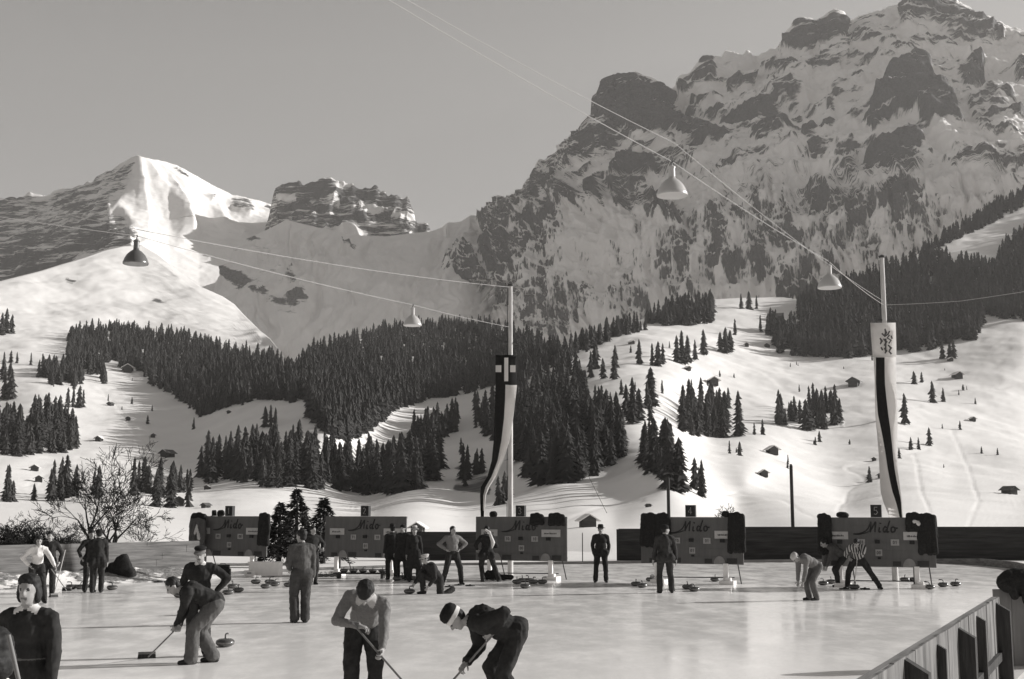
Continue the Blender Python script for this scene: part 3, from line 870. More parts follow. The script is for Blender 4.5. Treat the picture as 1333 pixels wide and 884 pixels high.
hut(994,620,16,'dark hut with a long shadow on the snow above the thin dark post')
hut(1112,502,20,'long low hut on the bright snow left of the white banner top', snowy=False, rz=-.5)
hut(1246,492,15,'small dark hut at the edge of the shade below the great wood')
hut(1266,548,10,'tiny hut on the open snow right of the white banner')
hut(1314,643,19,'squat dark hut near the right edge with its shadow on the snow', snowy=False)
hut(1148,622,13,'hut half hidden behind the white banner on the snow slope', snowy=False)
hut(1237,470,9,'tiny hut beside the two dark spruces under the great wood')
hut(822,448,9,'tiny hut on the snow shelf below the dark wood at the cliffs')
hut(972,451,9,'tiny hut on the bright crest of the right-hand snow slope')
hut(999,452,9,'tiny hut beside the scattered spruces on the bright crest', snowy=False)
hut(1010,418,20,'long dark barn on the snowy shelf beside the great wood', snowy=False, rz=1.35)
hut(166,484,18,'snow-covered hut in the opening of the wooded knoll on the left', rz=.3)
hut(144,528,9,'small dark hut in the shade below the wooded knoll', snowy=False)
hut(167,547,9,'small dark hut at the edge of the shade below the knoll', snowy=False)
hut(199,569,9,'tiny hut in the middle of the shaded meadow on the left', snowy=False)
hut(129,574,12,'hut on the bright meadow right of the compact grove')
hut(298,538,7,'tiny hut under the lower edge of the wooded knoll', snowy=False)
hut(218,595,18,'low dark barn in the shade above the long front row of trees', snowy=False)
hut(45,613,15,'snow-roofed hut below the compact grove at the left edge')
hut(50,627,15,'lower of the two huts below the compact grove', snowy=False)
hut(233,658,22,'dark chalet between small spruces on the snow right of the bare tree', snowy=False, rz=.2)
hut(246,638,12,'small shed on the snow ridge above the dark chalet', snowy=False)
hut(270,637,11,'snow-roofed shed at the foot of the long front row of trees')
hut(268,661,12,'low shed right of the dark chalet on the snow', snowy=False)
hut(765,686,30,'snow-roofed chalet just behind the rink right of the centre scoreboard', rz=.15)
hut(544,694,26,'white-roofed chalet peeping over the dark fence at the rink', rz=-.1)
hut(1138,600,9,'tiny dark hut on the snow bank left of the white banner', snowy=False)
hut(844,660,8,'flat dark shed on the shaded snow above the second scoreboard from the right', snowy=False)
hut(350,426,8,'tiny hut at the sunlit edge of the bright snow dome', snowy=False)

# ---- dark conifer behind the scoreboards: trunk, and needles in drooping sprays
def near_conifer(px, Y, h, label, rad=.22, seed=1):
    r = random.Random(seed)
    c = P(px, 690, Y); t = empty('conifer_tree', (c.x, Y, 0), 0, label, 'conifer tree')
    tr = MB(); tr.tube([(0, 0, -.1), (0, 0, h * .5), (0, 0, h * .97)], [.12, .08, .015], 8)
    tr.build('trunk', M_BARK, t, True)
    vs, fs = [], []
    nb = int(h * 55)
    for b in range(nb):
        f = (b + .5) / nb
        z = h * (.08 + .9 * f)
        L = h * rad * (1 - f) ** .95 * r.uniform(.55, 1.2) + .05
        a = r.uniform(0, 6.283)
        for s in range(int(10 + L * 14)):
            d = L * r.uniform(.12, 1) ** .7
            zz = z + .12 * L - .35 * d * d / max(L, .1) + r.uniform(-.07, .07)
            an = a + r.uniform(-.22, .22)
            p = Vector((math.cos(an) * d, math.sin(an) * d, zz))
            q = r.uniform(.06, .14)
            dirv = Vector((math.cos(an + r.uniform(-1, 1)), math.sin(an + r.uniform(-1, 1)), r.uniform(-.7, .3))).normalized()
            sd = dirv.orthogonal().normalized(); sd.rotate(Matrix.Rotation(r.uniform(0, 6.28), 3, dirv))
            o = len(vs)
            vs += [p - sd * q * .35, p + sd * q * .35, p + dirv * q * 1.9]
            fs.append((o, o + 1, o + 2))
    me = npmesh('crown', np.array([tuple(x) for x in vs]), np.array(fs), [M_SPRUCE_NEAR], smooth=False)
    link('crown', me, t)
near_conifer(386, 50, 3.0, 'taller dark conifer behind the rink between the two left scoreboards', .40, 1)
near_conifer(421, 51, 2.65, 'dark conifer behind the left end of the second scoreboard from the left', .46, 2)
near_conifer(364, 51, 2.45, 'small dark conifer right of the leftmost scoreboard', .40, 3)

# ---- leafless trees: recursive limbs
def bare_tree(name, px, Y, h, label, cat, seed, spread=.55, levels=5, stems=1, r0=.1, z0=0.0, group=None, splay=.2, tw=.006):
    r = random.Random(seed)
    c = P(px, 690, Y)
    t = empty(name, (c.x, Y, z0), 0, label, cat, group)
    trunk, crown = MB(), MB()
    def grow(p, d, L, rad, lev):
        n = 4; pts = [p]; rs = [rad]
        for i in range(n):
            d = (d + Vector((r.uniform(-1, 1), r.uniform(-1, 1), r.uniform(-.6, .8))) * .16).normalized()
            p = p + d * (L / n); pts.append(p); rs.append(max(tw, rad * (1 - .45 * (i + 1) / n)))
        (trunk if lev <= 1 else crown).tube(pts, rs, 7 if lev <= 1 else 4 if lev < 4 else 3)
        if lev >= levels: return
        for k in range(r.choice((2, 3, 3)) if lev > 0 else 4):
            f = r.uniform(.35, 1.0); j = min(n, int(f * n) + 1)
            ax = d.orthogonal(); ax.rotate(Matrix.Rotation(r.uniform(0, 6.28), 3, d))
            nd = (d * (1 - spread * .5) + ax.normalized() * spread * r.uniform(.6, 1.2)).normalized()
            grow(pts[j], nd, L * r.uniform(.58, .82), rs[j] * .68, lev + 1)
    for s in range(stems):
        a = r.uniform(0, 6.28)
        d = Vector((math.cos(a) * splay, math.sin(a) * splay, 1)).normalized()
        grow(Vector((math.cos(a) * .15 * (stems > 1), math.sin(a) * .15 * (stems > 1), -.1)), d, h * .36 * r.uniform(.85, 1.1), r0, 0)
    trunk.build('trunk', M_TWIG, t, True)
    crown.build('crown', M_TWIG, t, True)
bare_tree('bare_tree', 128, 44, 4.1, 'big leafless tree spreading its twigs behind the couple on the left', 'bare tree', 5, .58, 6, 3, .10, splay=.42, tw=.008)
bare_tree('bare_tree', 186, 47, 2.4, 'small leafless tree behind the plank wall right of the big bare tree', 'bare tree', 8, .6, 5, 2, .045, splay=.4)
bare_tree('bare_tree', 960, 90, 3.6, 'thin leafless sapling on the snow behind the second scoreboard from the right', 'bare tree', 9, .5, 5, 1, .05, splay=.1, tw=.012)
for i, (px, Y, h, lab) in enumerate([(4, 42, 2.2, 'dense leafless shrub at the left edge behind the snowbank'), (24, 43, 1.9, 'leafless shrub second from the left edge behind the snowbank'), (45, 44, 2.1, 'tangled dark shrub behind the woman in the white blouse'), (72, 45, 1.6, 'low leafless shrub left of the big bare tree')]):
    bare_tree('shrub', px, Y, h, lab, 'shrub', 20 + i, .8, 6, 8, .022, group='shrubs behind the snowbank', splay=.6, tw=.007)
# ================================================================== SOFT SHAPES: rounded prims fused into one skin
def prim_mesh(vs, fs, pr):
    """append a closed surface for one prim"""
    o = len(vs)
    if pr[0] == 'cap':
        _, a, b, ra, rb, m = pr
        a, b = Vector(a), Vector(b)
        d = b - a; L = d.length
        t = d / L if L > 1e-6 else Vector((0, 0, 1))
        x = t.orthogonal().normalized(); y = t.cross(x)
        n = 14
        rings = [(-ra * .96, ra * .28), (-ra * .71, ra * .71), (-ra * .3, ra * .955), (0, ra)]
        rings += [(L, rb), (L + rb * .3, rb * .955), (L + rb * .71, rb * .71), (L + rb * .96, rb * .28)]
        for (h, r) in rings:
            for k in range(n):
                an = 2 * math.pi * k / n
                vs.append(a + t * h + (x * math.cos(an) + y * math.sin(an)) * r)
        nr = len(rings)
    else:
        _, c, R, r3, m = pr
        n = 16; nr = 9
        for i in range(nr):
            ph = math.pi * (i + .6) / (nr + .2)
            for k in range(n):
                an = 2 * math.pi * k / n
                q = Vector((math.sin(ph) * math.cos(an) * r3[0], math.sin(ph) * math.sin(an) * r3[1], -math.cos(ph) * r3[2]))
                vs.append(Vector(c) + R @ q)
    for i in range(nr - 1):
        for k in range(n):
            k2 = (k + 1) % n
            fs.append((o + i * n + k, o + i * n + k2, o + (i + 1) * n + k2, o + (i + 1) * n + k))
    fs.append(tuple(o + k for k in range(n - 1, -1, -1)))
    fs.append(tuple(o + (nr - 1) * n + k for k in range(n)))

def prim_dist(pr, X):
    if pr[0] == 'cap':
        _, a, b, ra, rb, m = pr
        a, b = np.array(a), np.array(b)
        d = b - a; L2 = (d * d).sum() + 1e-12
        t = np.clip(((X - a) @ d) / L2, 0, 1)
        return np.linalg.norm(X - a - t[:, None] * d, axis=1) - (ra + (rb - ra) * t)
    _, c, R, r3, m = pr
    q = (X - np.array(c)) @ np.array(R)
    r3 = np.array(r3)
    k0 = np.linalg.norm(q / r3, axis=1); k1 = np.linalg.norm(q / r3 ** 2, axis=1) + 1e-9
    return k0 * (k0 - 1) / k1

def fuse(prims, voxel, mats, smooth=3, wrinkle=0.0, wscale=9.0, wmats=(), extra=None, name='body', floor=None, seed=0):
    vs, fs = [], []
    for pr in prims: prim_mesh(vs, fs, pr)
    me = bpy.data.meshes.new('tmp'); me.from_pydata([tuple(p) for p in vs], [], fs)
    ob = bpy.data.objects.new('tmp', me); COL.objects.link(ob)
    md = ob.modifiers.new('r', 'REMESH'); md.mode = 'VOXEL'; md.voxel_size = voxel
    dg = bpy.context.evaluated_depsgraph_get()
    out = bpy.data.meshes.new_from_object(ob.evaluated_get(dg))
    bpy.data.objects.remove(ob); bpy.data.meshes.remove(me)
    nv = len(out.vertices)
    X = np.empty(nv * 3); out.vertices.foreach_get('co', X); X = X.reshape(-1, 3)
    E = np.empty(len(out.edges) * 2, np.int64); out.edges.foreach_get('vertices', E); E = E.reshape(-1, 2)
    deg = np.bincount(E.ravel(), minlength=nv)[:, None]
    for _ in range(smooth):
        S = np.zeros_like(X)
        np.add.at(S, E[:, 0], X[E[:, 1]]); np.add.at(S, E[:, 1], X[E[:, 0]])
        X = X * .5 + .5 * S / np.maximum(deg, 1)
    out.vertices.foreach_set('co', X.ravel()); out.update()
    np_ = len(out.polygons)
    Cc = np.empty(np_ * 3); out.polygons.foreach_get('center', Cc); Cc = Cc.reshape(-1, 3)
    mi = np.array([pr[-1] for pr in prims])
    D = np.stack([prim_dist(pr, Cc) for pr in prims])
    fm = mi[D.argmin(0)]
    if wrinkle > 0:
        Dv = np.stack([prim_dist(pr, X) for pr in prims]); vm = mi[Dv.argmin(0)]
        Nn = np.empty(nv * 3); out.vertices.foreach_get('normal', Nn); Nn = Nn.reshape(-1, 3)
        q = X * wscale + seed * 13.7
        w_ = (ridged(q * np.array([1, 1, .7]), 3) - .45) * wrinkle * np.isin(vm, wmats)
        X = X + Nn * w_[:, None]
    if floor is not None: X[:, 2] = np.maximum(X[:, 2], floor)
    out.vertices.foreach_set('co', X.ravel())
    for m in mats: out.materials.append(m)
    out.polygons.foreach_set('material_index', fm.astype(np.int32))
    out.polygons.foreach_set('use_smooth', np.ones(np_, bool))
    if extra:
        bm = bmesh.new(); bm.from_mesh(out)
        for (pv, pf, m) in extra:
            b_ = [bm.verts.new(p) for p in pv]
            for f in pf:
                try:
                    q = bm.faces.new([b_[i] for i in f]); q.material_index = m; q.smooth = True
                except ValueError: pass
        bm.to_mesh(out); bm.free()
    out.name = name
    out.update()
    return out

I3 = Matrix.Identity(3)
# ================================================================== RINK
M_GROUND = mat('packed_snow', 0.76, rough=0.8, spec=0.15, var=0.05, scale=0.8, bump=0.03)
M_DARKCLOTH = mat('dark_wool', 0.028, rough=0.95, spec=0.08, var=0.4, scale=30)
M_GREYCLOTH = mat('grey_tweed', 0.10, rough=0.95, spec=0.08, var=0.4, scale=60)
M_LIGHTCLOTH = mat('pale_lining', 0.55, rough=0.9, spec=0.1, var=0.1, scale=20)
M_FELT = mat('black_felt', 0.022, rough=0.9, spec=0.1, var=0.3, scale=40)
M_WHITEPAINT = mat('white_paint', 0.78, rough=0.55, spec=0.3, var=0.06, scale=5)
M_PANEL = mat('board_brown_paint', 0.108, rough=0.6, spec=0.25, var=0.16, scale=2.2, stretch=(3, 1, .6))
M_PANEL2 = mat('board_darker_patch', 0.045, rough=0.7, spec=0.2, var=0.2, scale=6)
M_BLACK = mat('black_paint', 0.016, rough=0.6, spec=0.3)
M_SCRIPT = mat('dark_script_paint', 0.022, rough=0.55, spec=0.3)
M_PLATE = mat('pale_name_plate', 0.42, rough=0.6, spec=0.2, var=0.12, scale=9)
M_NUMPLATE = mat('number_plate', 0.30, rough=0.6, spec=0.2, var=0.15, scale=14)
M_ARCH = mat('faded_half_round', 0.24, rough=0.8, spec=0.1, var=0.15, scale=9)
M_METAL = mat('galvanised_metal', 0.30, rough=0.4, spec=0.5, metal=0.6)
M_DARKMETAL = mat('dark_iron', 0.03, rough=0.5, spec=0.4)
M_GRANITE = mat('polished_granite', 0.07, rough=0.22, spec=0.5, var=0.45, scale=60, detail=8)
M_STONEBAND = mat('rough_granite_band', 0.16, rough=0.8, spec=0.2, var=0.3, scale=50)
M_PLANK = mat('bleached_planks', 0.15, rough=0.85, spec=0.12, var=0.7, scale=2.0, stretch=(2.4, 2.4, .45), bump=0.006, detail=9)
M_POSTWOOD = mat('dark_post_wood', 0.055, rough=0.9, spec=0.1, var=0.4, scale=5, stretch=(5, 5, .4), bump=0.006)
M_OLDWALL = mat('old_grey_planks', 0.17, rough=0.9, spec=0.1, var=0.5, scale=2.5, stretch=(.35, 1, 5), bump=0.01, detail=8)
M_TARWALL = mat('tarred_planks', 0.042, rough=0.8, spec=0.15, var=0.5, scale=2.0, stretch=(.3, 1, 5), detail=7)
M_POLE = mat('weathered_white_pole', 0.50, rough=0.7, spec=0.2, var=0.35, scale=3, stretch=(3, 3, .4))
M_ENAMEL = mat('white_enamel', 0.44, rough=0.28, spec=0.5, coat=0.3)
M_ENAMELIN = mat('enamel_inside', 0.6, rough=0.5, spec=0.3)
M_WIRE = mat('bare_wire', 0.38, rough=0.5, spec=0.5)
M_ROPE = mat('dark_guy_rope', 0.06, rough=0.9, spec=0.1)
M_FLAGDARK = mat('dark_banner_cloth', 0.022, rough=0.85, spec=0.1, var=0.2, scale=12)
M_FLAGLIGHT = mat('white_banner_cloth', 0.72, rough=0.85, spec=0.1, var=0.06, scale=8)

ntf = M_FLAGLIGHT.node_tree; trn = ntf.nodes.new('ShaderNodeBsdfTranslucent'); trn.inputs['Color'].default_value = col(.72)
mxs = ntf.nodes.new('ShaderNodeMixShader'); mxs.inputs[0].default_value = .45
ntf.links.new(ntf.nodes['Principled BSDF'].outputs[0], mxs.inputs[1]); ntf.links.new(trn.outputs[0], mxs.inputs[2])
ntf.links.new(mxs.outputs[0], ntf.nodes['Material Output'].inputs['Surface'])

def ice_material():
    m = bpy.data.materials.new('rink_ice'); m.use_nodes = True
    nt = m.node_tree; b = nt.nodes['Principled BSDF']
    geo = nt.nodes.new('ShaderNodeNewGeometry')
    def nz(scale, sc, detail, rough=.6, rot=0.0):
        mp = nt.nodes.new('ShaderNodeMapping'); mp.inputs['Scale'].default_value = sc
        mp.inputs['Rotation'].default_value = (0, 0, rot)
        nt.links.new(geo.outputs['Position'], mp.inputs[0])
        n = nt.nodes.new('ShaderNodeTexNoise'); n.inputs['Scale'].default_value = scale
        n.inputs['Detail'].default_value = detail; n.inputs['Roughness'].default_value = rough
        nt.links.new(mp.outputs[0], n.inputs['Vector']); return n.outputs['Fac']
    def mth(op, a, b_):
        n = nt.nodes.new('ShaderNodeMath'); n.operation = op
        for i, x in enumerate((a, b_)):
            if isinstance(x, (int, float)): n.inputs[i].default_value = x
            else: nt.links.new(x, n.inputs[i])
        return n.outputs[0]
    a = nz(0.42, (.5, .8, 1), 6, .6, .6)           # long pale sweeps
    c = nz(1.7, (.8, .45, 1), 7, .7, -.4)             # frost clouding
    s = nz(9, (.9, .07, 1), 4, .7, .5)             # scratches from the stones
    f = mth('ADD', mth('MULTIPLY', a, .5), mth('ADD', mth('MULTIPLY', c, .32), mth('MULTIPLY', s, .18)))
    r = nt.nodes.new('ShaderNodeValToRGB')
    r.color_ramp.elements[0].position = .30; r.color_ramp.elements[0].color = col(.80)
    r.color_ramp.elements[1].position = .60; r.color_ramp.elements[1].color = col(.95)
    nt.links.new(f, r.inputs[0]); nt.links.new(r.outputs[0], b.inputs['Base Color'])
    rr = nt.nodes.new('ShaderNodeMapRange')
    rr.inputs['From Min'].default_value = .35; rr.inputs['From Max'].default_value = .65
    rr.inputs['To Min'].default_value = .07; rr.inputs['To Max'].default_value = .22
    nt.links.new(c, rr.inputs['Value']); nt.links.new(rr.outputs[0], b.inputs['Roughness'])
    b.inputs['IOR'].default_value = 1.24
    b.inputs['Specular IOR Level'].default_value = .38
    bp = nt.nodes.new('ShaderNodeBump'); bp.inputs['Strength'].default_value = .10; bp.inputs['Distance'].default_value = .010
    nt.links.new(mth('ADD', c, mth('MULTIPLY', s, .5)), bp.inputs['Height']); nt.links.new(bp.outputs[0], b.inputs['Normal'])
    return m
M_ICE = ice_material()

gm = MB(); gm.add([(-60, -30, -.03), (60, -30, -.03), (60, 62, -.03), (-60, 62, -.03), (-90, 90, -.8), (90, 90, -.8)], [(0, 1, 2, 3), (3, 2, 5, 4)])
tag(gm.build('snow_ground', M_GROUND), kind='structure')
ice_pts = [(-30, -12), (-24, 18), (-18, 30.5), (-14.4, 34.8), (-10.3, 40.0), (-7, 44.5), (-2, 48.5), (6, 50.5), (13, 51.6), (16.6, 51.4), (18.2, 48.6), (18.3, 45.5), (17.4, 41.5), (14.6, 33), (10.4, 24), (7.6, 18.2), (6.45, 16.1), (1.05, 5.3), (.6, 4.4), (-2, -12)]
im = MB(); im.add([(x, y, 0.0) for x, y in ice_pts], [tuple(range(len(ice_pts)))])
tag(im.build('ice', M_ICE), kind='structure')
# low kerb board round the back of the ice
kb = MB()
kl = ice_pts[4:15]
def offs(pl, d):
    out = []
    for i, p in enumerate(pl):
        a = Vector(pl[max(i - 1, 0)]); b = Vector(pl[min(i + 1, len(pl) - 1)])
        t = (b - a).normalized(); out.append(Vector(p) + Vector((-t.y, t.x)) * d)
    return out
k0, k1 = offs(kl, .02), offs(kl, .10)
kh = np.interp(range(len(kl)), [0, 3, 5, 6, 10], [.10, .10, .14, .26, .26])
n = len(kl)
kb.add([(p.x, p.y, -.02) for p in k0] + [(p.x, p.y, h) for p, h in zip(k0, kh)] + [(p.x, p.y, h) for p, h in zip(k1, kh)] + [(p.x, p.y, -.02) for p in k1],
       [(r * n + i, r * n + i + 1, (r + 1) * n + i + 1, (r + 1) * n + i) for r in range(3) for i in range(n - 1)])
tag(kb.build('kerb', M_OLDWALL), kind='structure')

# ---- scoreboards
BRZ = math.radians(-22)
def stroke(mb, pts, r, y):
    pts = [Vector((p[0], y, p[1])) for p in pts]
    mb.tube(pts, r, 6)
def smooth_pts(pts, n=6):
    out = []
    for i in range(len(pts) - 1):
        p0, p1, p2, p3 = [Vector((*pts[min(max(j, 0), len(pts) - 1)], 0)) for j in (i - 1, i, i + 1, i + 2)]
        for k in range(n):
            t = k / n
            q = .5 * ((2 * p1) + (p2 - p0) * t + (2 * p0 - 5 * p1 + 4 * p2 - p3) * t * t + (3 * p1 - p0 - 3 * p2 + p3) * t ** 3)
            out.append((q.x, q.y))
    out.append(pts[-1]); return out
DIGIT = {'1': [[(.3, .75), (.55, 1), (.55, 0)]], '2': [[(.1, .8), (.4, 1), (.75, .8), (.65, .5), (.1, 0), (.85, 0)]], '3': [[(.1, .95), (.5, 1), (.8, .75), (.45, .52), (.85, .25), (.5, 0), (.1, .08)]],
         '4': [[(.65, 0), (.65, 1), (.08, .3), (.9, .3)]], '5': [[(.8, 1), (.2, 1), (.16, .55), (.55, .6), (.85, .3), (.5, 0), (.1, .08)]],
         '0': [[(.5, 1), (.15, .75), (.15, .25), (.5, 0), (.85, .25), (.85, .75), (.5, 1)]], '7': [[(.1, 1), (.85, 1), (.4, 0)]]}
SCR = [smooth_pts([(-.64, -.035), (-.48, -.02), (-.34, .03), (-.23, .13), (-.155, .31)], 5), smooth_pts([(-.155, .31), (-.165, .17), (-.185, .02)], 4), smooth_pts([(-.185, .02), (-.10, .19), (-.02, .31)], 4),
       smooth_pts([(-.02, .31), (-.04, .16), (-.055, .02)], 4), smooth_pts([(.075, .16), (.05, .06), (.065, .02), (.10, .045)], 4), [(.095, .25), (.105, .275)],
       smooth_pts([(.265, .145), (.215, .165), (.175, .10), (.185, .035), (.225, .035), (.265, .10)], 4), smooth_pts([(.355, .34), (.30, .18), (.265, .05), (.285, .02), (.325, .05)], 4),
       smooth_pts([(.445, .165), (.39, .135), (.385, .05), (.425, .02), (.48, .06), (.48, .13), (.445, .165), (.49, .135), (.56, .13)], 4), smooth_pts([(-.64, -.035), (-.50, -.045), (-.34, -.01), (-.22, .03)], 4)]
def scoreboard(uc, D, num, label):
    x = (uc - CX) / FPX * D
    t = empty('scoreboard', (x, D, 0), BRZ, label, 'scoreboard', 'scoreboards along the back of the rink')
    zt, zb, W = 1.92, .56, 3.05
    b = MB()
    for k in range(6):                                     # six boards, hairline gaps
        h = (zt - zb) / 6
        b.box((0, (.002 if k % 2 else 0), zb + h * (k + .5)), (W, .045, h - .004))
    b.box((0, .012, (zt + zb) / 2), (W - .01, .016, zt - zb - .01))
    p = b.build('panel', M_PANEL, t)
    fr = MB(); fr.box((0, .045, zt - .04), (W - .02, .04, .07)); fr.box((0, .045, zb + .1), (W - .02, .04, .07))
    for sx in (-1, 1): fr.box((sx * 1.0, .07, (zt + .1) / 2), (.07, .05, zt - .1))
    fr.build('frame', M_POSTWOOD, t)
    nb = MB(); nb.box((0, .0, zt + .175), (.29, .16, .345)); nbo = nb.build('number_box', M_BLACK, t)
    dg = MB()
    for pl in DIGIT[num]: stroke(dg, [((q[0] - .5) * .13, zt + .08 + q[1] * .2) for q in pl], .011, -.084)
    dg.build('numeral', M_NUMPLATE, nbo)
    sc = MB()
    for i, pl in enumerate(SCR): stroke(sc, [(q[0], zt - .43 + q[1]) for q in pl], .015 if i in (0, 9) else .030 if i == 5 else .021, -.026)
    sc.build('lettering', M_SCRIPT, t)
    for (x0, x1, z0, z1, kind) in [(-1.33, -.78, 1.31, 1.52, 'name_plate'), (.70, 1.32, 1.30, 1.525, 'name_plate'), (-.53, -.33, 1.15, 1.32, 'number_plate'), (.36, .58, 1.15, 1.32, 'number_plate'), (-.06, .12, .86, 1.04, 'number_plate')]:
        q = MB(); q.box(((x0 + x1) / 2, -.034, (z0 + z1) / 2), (x1 - x0, .018, z1 - z0)); qo = q.build(kind, M_PLATE if kind == 'name_plate' else M_NUMPLATE, t)
        mk = MB(); r = random.Random(int(num) * 31 + int(x0 * 100))
        if kind == 'name_plate':                            # worn lettering
            xx = x0 + .1
            while xx < x1 - .12:
                hh = r.uniform(.03, .055); ww = r.uniform(.012, .03)
                mk.box((xx, -.0445, (z0 + z1) / 2 - .01 + hh / 2 - .02), (ww, .004, hh)); xx += ww + r.uniform(.008, .016)
        else:
            for i in (0, 1):
                for pl in DIGIT[r.choice('01')]: stroke(mk, [((x0 + x1) / 2 - .055 + i * .06 + q_[0] * .05, (z0 + z1) / 2 - .045 + q_[1] * .09) for q_ in pl], .007, -.0445)
        mk.build('lettering', M_SCRIPT, qo)
    hk = MB()
    for hx, hz in [(0, 1.25), (.92, 1.24), (-1.02, 1.24), (.04, .80)]: hk.box((hx, -.045, hz), (.13, .05, .10) if hz > 1 else (.08, .04, .05))
    hk.build('hook_block', M_BLACK, t)
    for sx in (-.83, .83):
        a = MB(); m_ = 14
        pts = [(sx + .17 * math.cos(math.pi * k / m_), zb + .005 + .235 * math.sin(math.pi * k / m_)) for k in range(m_ + 1)]
        vs = [(q[0], y, q[1]) for y in (-.026, -.04) for q in pts]; nn = m_ + 1
        a.add(vs, [tuple(range(nn)), tuple(range(2 * nn - 1, nn - 1, -1))] + [(k, (k + 1) % nn, nn + (k + 1) % nn, nn + k) for k in range(nn)])
        a.build('half_round_plate', M_ARCH, t)
        for dx, dw, dh in ((.36, .30, .15), (-.33, .22, .13)):
            if abs(sx + dx) < 1.3: d = MB(); d.box((sx + dx, -.030, zb + .03 + dh / 2), (dw, .012, dh)); d.build('dark_patch', M_PANEL2, t)
    for sx in (-1.02, 1.02):
        l = MB(); l.box((sx, -.10, zb / 2 + .02), (.13, .09, zb + .02)); l.box((sx + .06, -.14, .055), (.42, .42, .11)); l.box((sx + .09, -.2, .15), (.16, .16, .09))
        lo = l.build('leg', M_WHITEPAINT, t)
        rd = MB(); rd.tube([(sx - .1, .08, .0), (sx - .08, .03, zb + .1)], .022, 6); rd.tube([(sx + .35, .35, 0), (sx + .3, .05, zb + .15)], .018, 6); rd.build('stay', M_DARKMETAL, t)
    rl = MB(); rl.tube([(-1.25, -.02, .17), (1.25, -.02, .19)], .016, 6); rl.build('rail', M_DARKMETAL, t)
    return t
BOARDS = [(303, 42.7, '1', 'leftmost scoreboard with a number box on top and coats hung over both ends'),
          (478, 41.3, '2', 'scoreboard beside the dark conifers, its right end hidden by the standing group'),
          (678, 38.8, '3', 'scoreboard standing in front of the tall left flagpole'),
          (897, 36.5, '4', 'scoreboard with dark coats on both ends, behind the man in the beret'),
          (1136, 34.6, '5', 'rightmost scoreboard, below the long white and dark banner')]
BT = [scoreboard(*b) for b in BOARDS]
def onboard(i, x, y, z):
    u_, D, _, _ = BOARDS[i]
    c = Vector(((u_ - CX) / FPX * D, D, 0))
    return c + Vector((x * math.cos(BRZ) - y * math.sin(BRZ), x * math.sin(BRZ) + y * math.cos(BRZ), z))

# coats and hats left on the boards
def coat(loc, rz, w_, L, label, m=None, seed=0, lining=False, group='coats hung over the scoreboards'):
    r = random.Random(seed); m = m or M_DARKCLOTH
    pr = [('cap', (-w_ * .35, -.03, .02), (w_ * .35, -.03, .0), .085, .075, 0), ('cap', (-w_ * .32, .06, -.0), (w_ * .32, .05, -.02), .07, .07, 0)]
    for k in range(4):
        x = -w_ * .36 + w_ * .72 * k / 3
        pr.append(('cap', (x, -.07, -.05), (x * 1.08 + r.uniform(-.03, .03), -.075, -L * r.uniform(.93, 1.0)), .068, .085, 0))
        pr.append(('cap', (x * .9, .08, -.04), (x, .09, -L * r.uniform(.4, .6)), .05, .05, 0))
    sx = r.choice((-1, 1))
    pr.append(('cap', (sx * w_ * .42, -.06, -.03), (sx * w_ * .5, -.10, -L * .62), .06, .045, 0))
    pr.append(('ell', (0, -.03, .07), I3, (w_ * .22, .07, .055), 0))
    if lining: pr += [('cap', (w_ * .05, -.15, -.12), (w_ * .22, -.14, -L * .55), .02, .05, 1), ('cap', (w_ * .05, -.15, -.12), (-w_ * .05, -.14, -L * .4), .02, .03, 1)]
    me = fuse(pr, .022, [m, M_LIGHTCLOTH], 2, .018, 11, (0,), name='coat', seed=seed)
    o = link('coat', me); o.location = loc; o.rotation_euler = (0, 0, rz)
    tag(o, label, 'coat', group); return o
def hat_thing(loc, label, w_=.26, h=.16, group='hats left on top of the scoreboards', squash=1.0, brim=True):
    b = MB()
    pf = [(w_ * .5, 0), (w_ * .5, .012), (w_ * .34, .02), (w_ * .33, h * .7), (w_ * .26, h), (0, h * .93)] if brim else [(w_ * .42, 0), (w_ * .5, h * .3), (w_ * .47, h * .7), (w_ * .28, h), (0, h * 1.02)]
    b.lathe(pf, 18); o = b.build('hat', M_FELT, None, True)
    o.location = loc; o.scale = (1, .8 * squash, 1); o.rotation_euler = (RNG.uniform(-.15, .15), RNG.uniform(-.15, .15), RNG.uniform(0, 6))
    tag(o, label, 'hat', group)
coat(onboard(0, -1.25, 0, 1.93), BRZ, .62, .62, 'dark coat over the left end of the leftmost scoreboard', seed=1)
coat(onboard(0, -1.16, -.18, 1.74), BRZ, .66, 1.05, 'grey coat hung below the dark one at the leftmost scoreboard, white lining showing', M_GREYCLOTH, 2, True)
coat(onboard(0, 1.42, 0, 1.93), BRZ + .2, .36, .95, 'dark coat over the right end of the leftmost scoreboard', seed=3)
hat_thing(onboard(0, -.64, 0, 1.925), 'dark hat on the leftmost scoreboard, farther from its number box', .3, .2)
hat_thing(onboard(0, -.36, 0, 1.925), 'dark hat on the leftmost scoreboard, right beside its number box', .28, .2, brim=False)
hat_thing(onboard(2, -.93, 0, 1.925), 'dark hat on top of the scoreboard with the flagpole, at its left end', .3, .16, brim=False)
coat(onboard(2, .55, 0, 1.93), BRZ, .42, .2, 'dark scarf bundle over the top of the scoreboard before the flagpole', seed=5, group=None)
coat(onboard(2, 1.2, 0, 1.93), BRZ, .55, .22, 'short dark jacket over the right corner of the scoreboard before the flagpole', seed=6)
coat(onboard(3, -1.22, 0, 1.93), BRZ, .62, .85, 'dark coat over the left end of the scoreboard behind the man in the beret', seed=7)
coat(onboard(3, -.82, 0, 1.94), BRZ, .4, .55, 'second dark coat on that scoreboard, just above the man in the beret', seed=8)
hat_thing(onboard(3, 1.02, 0, 1.925), 'dark hat beside the coat on the scoreboard second from the right', .3, .17, brim=False)
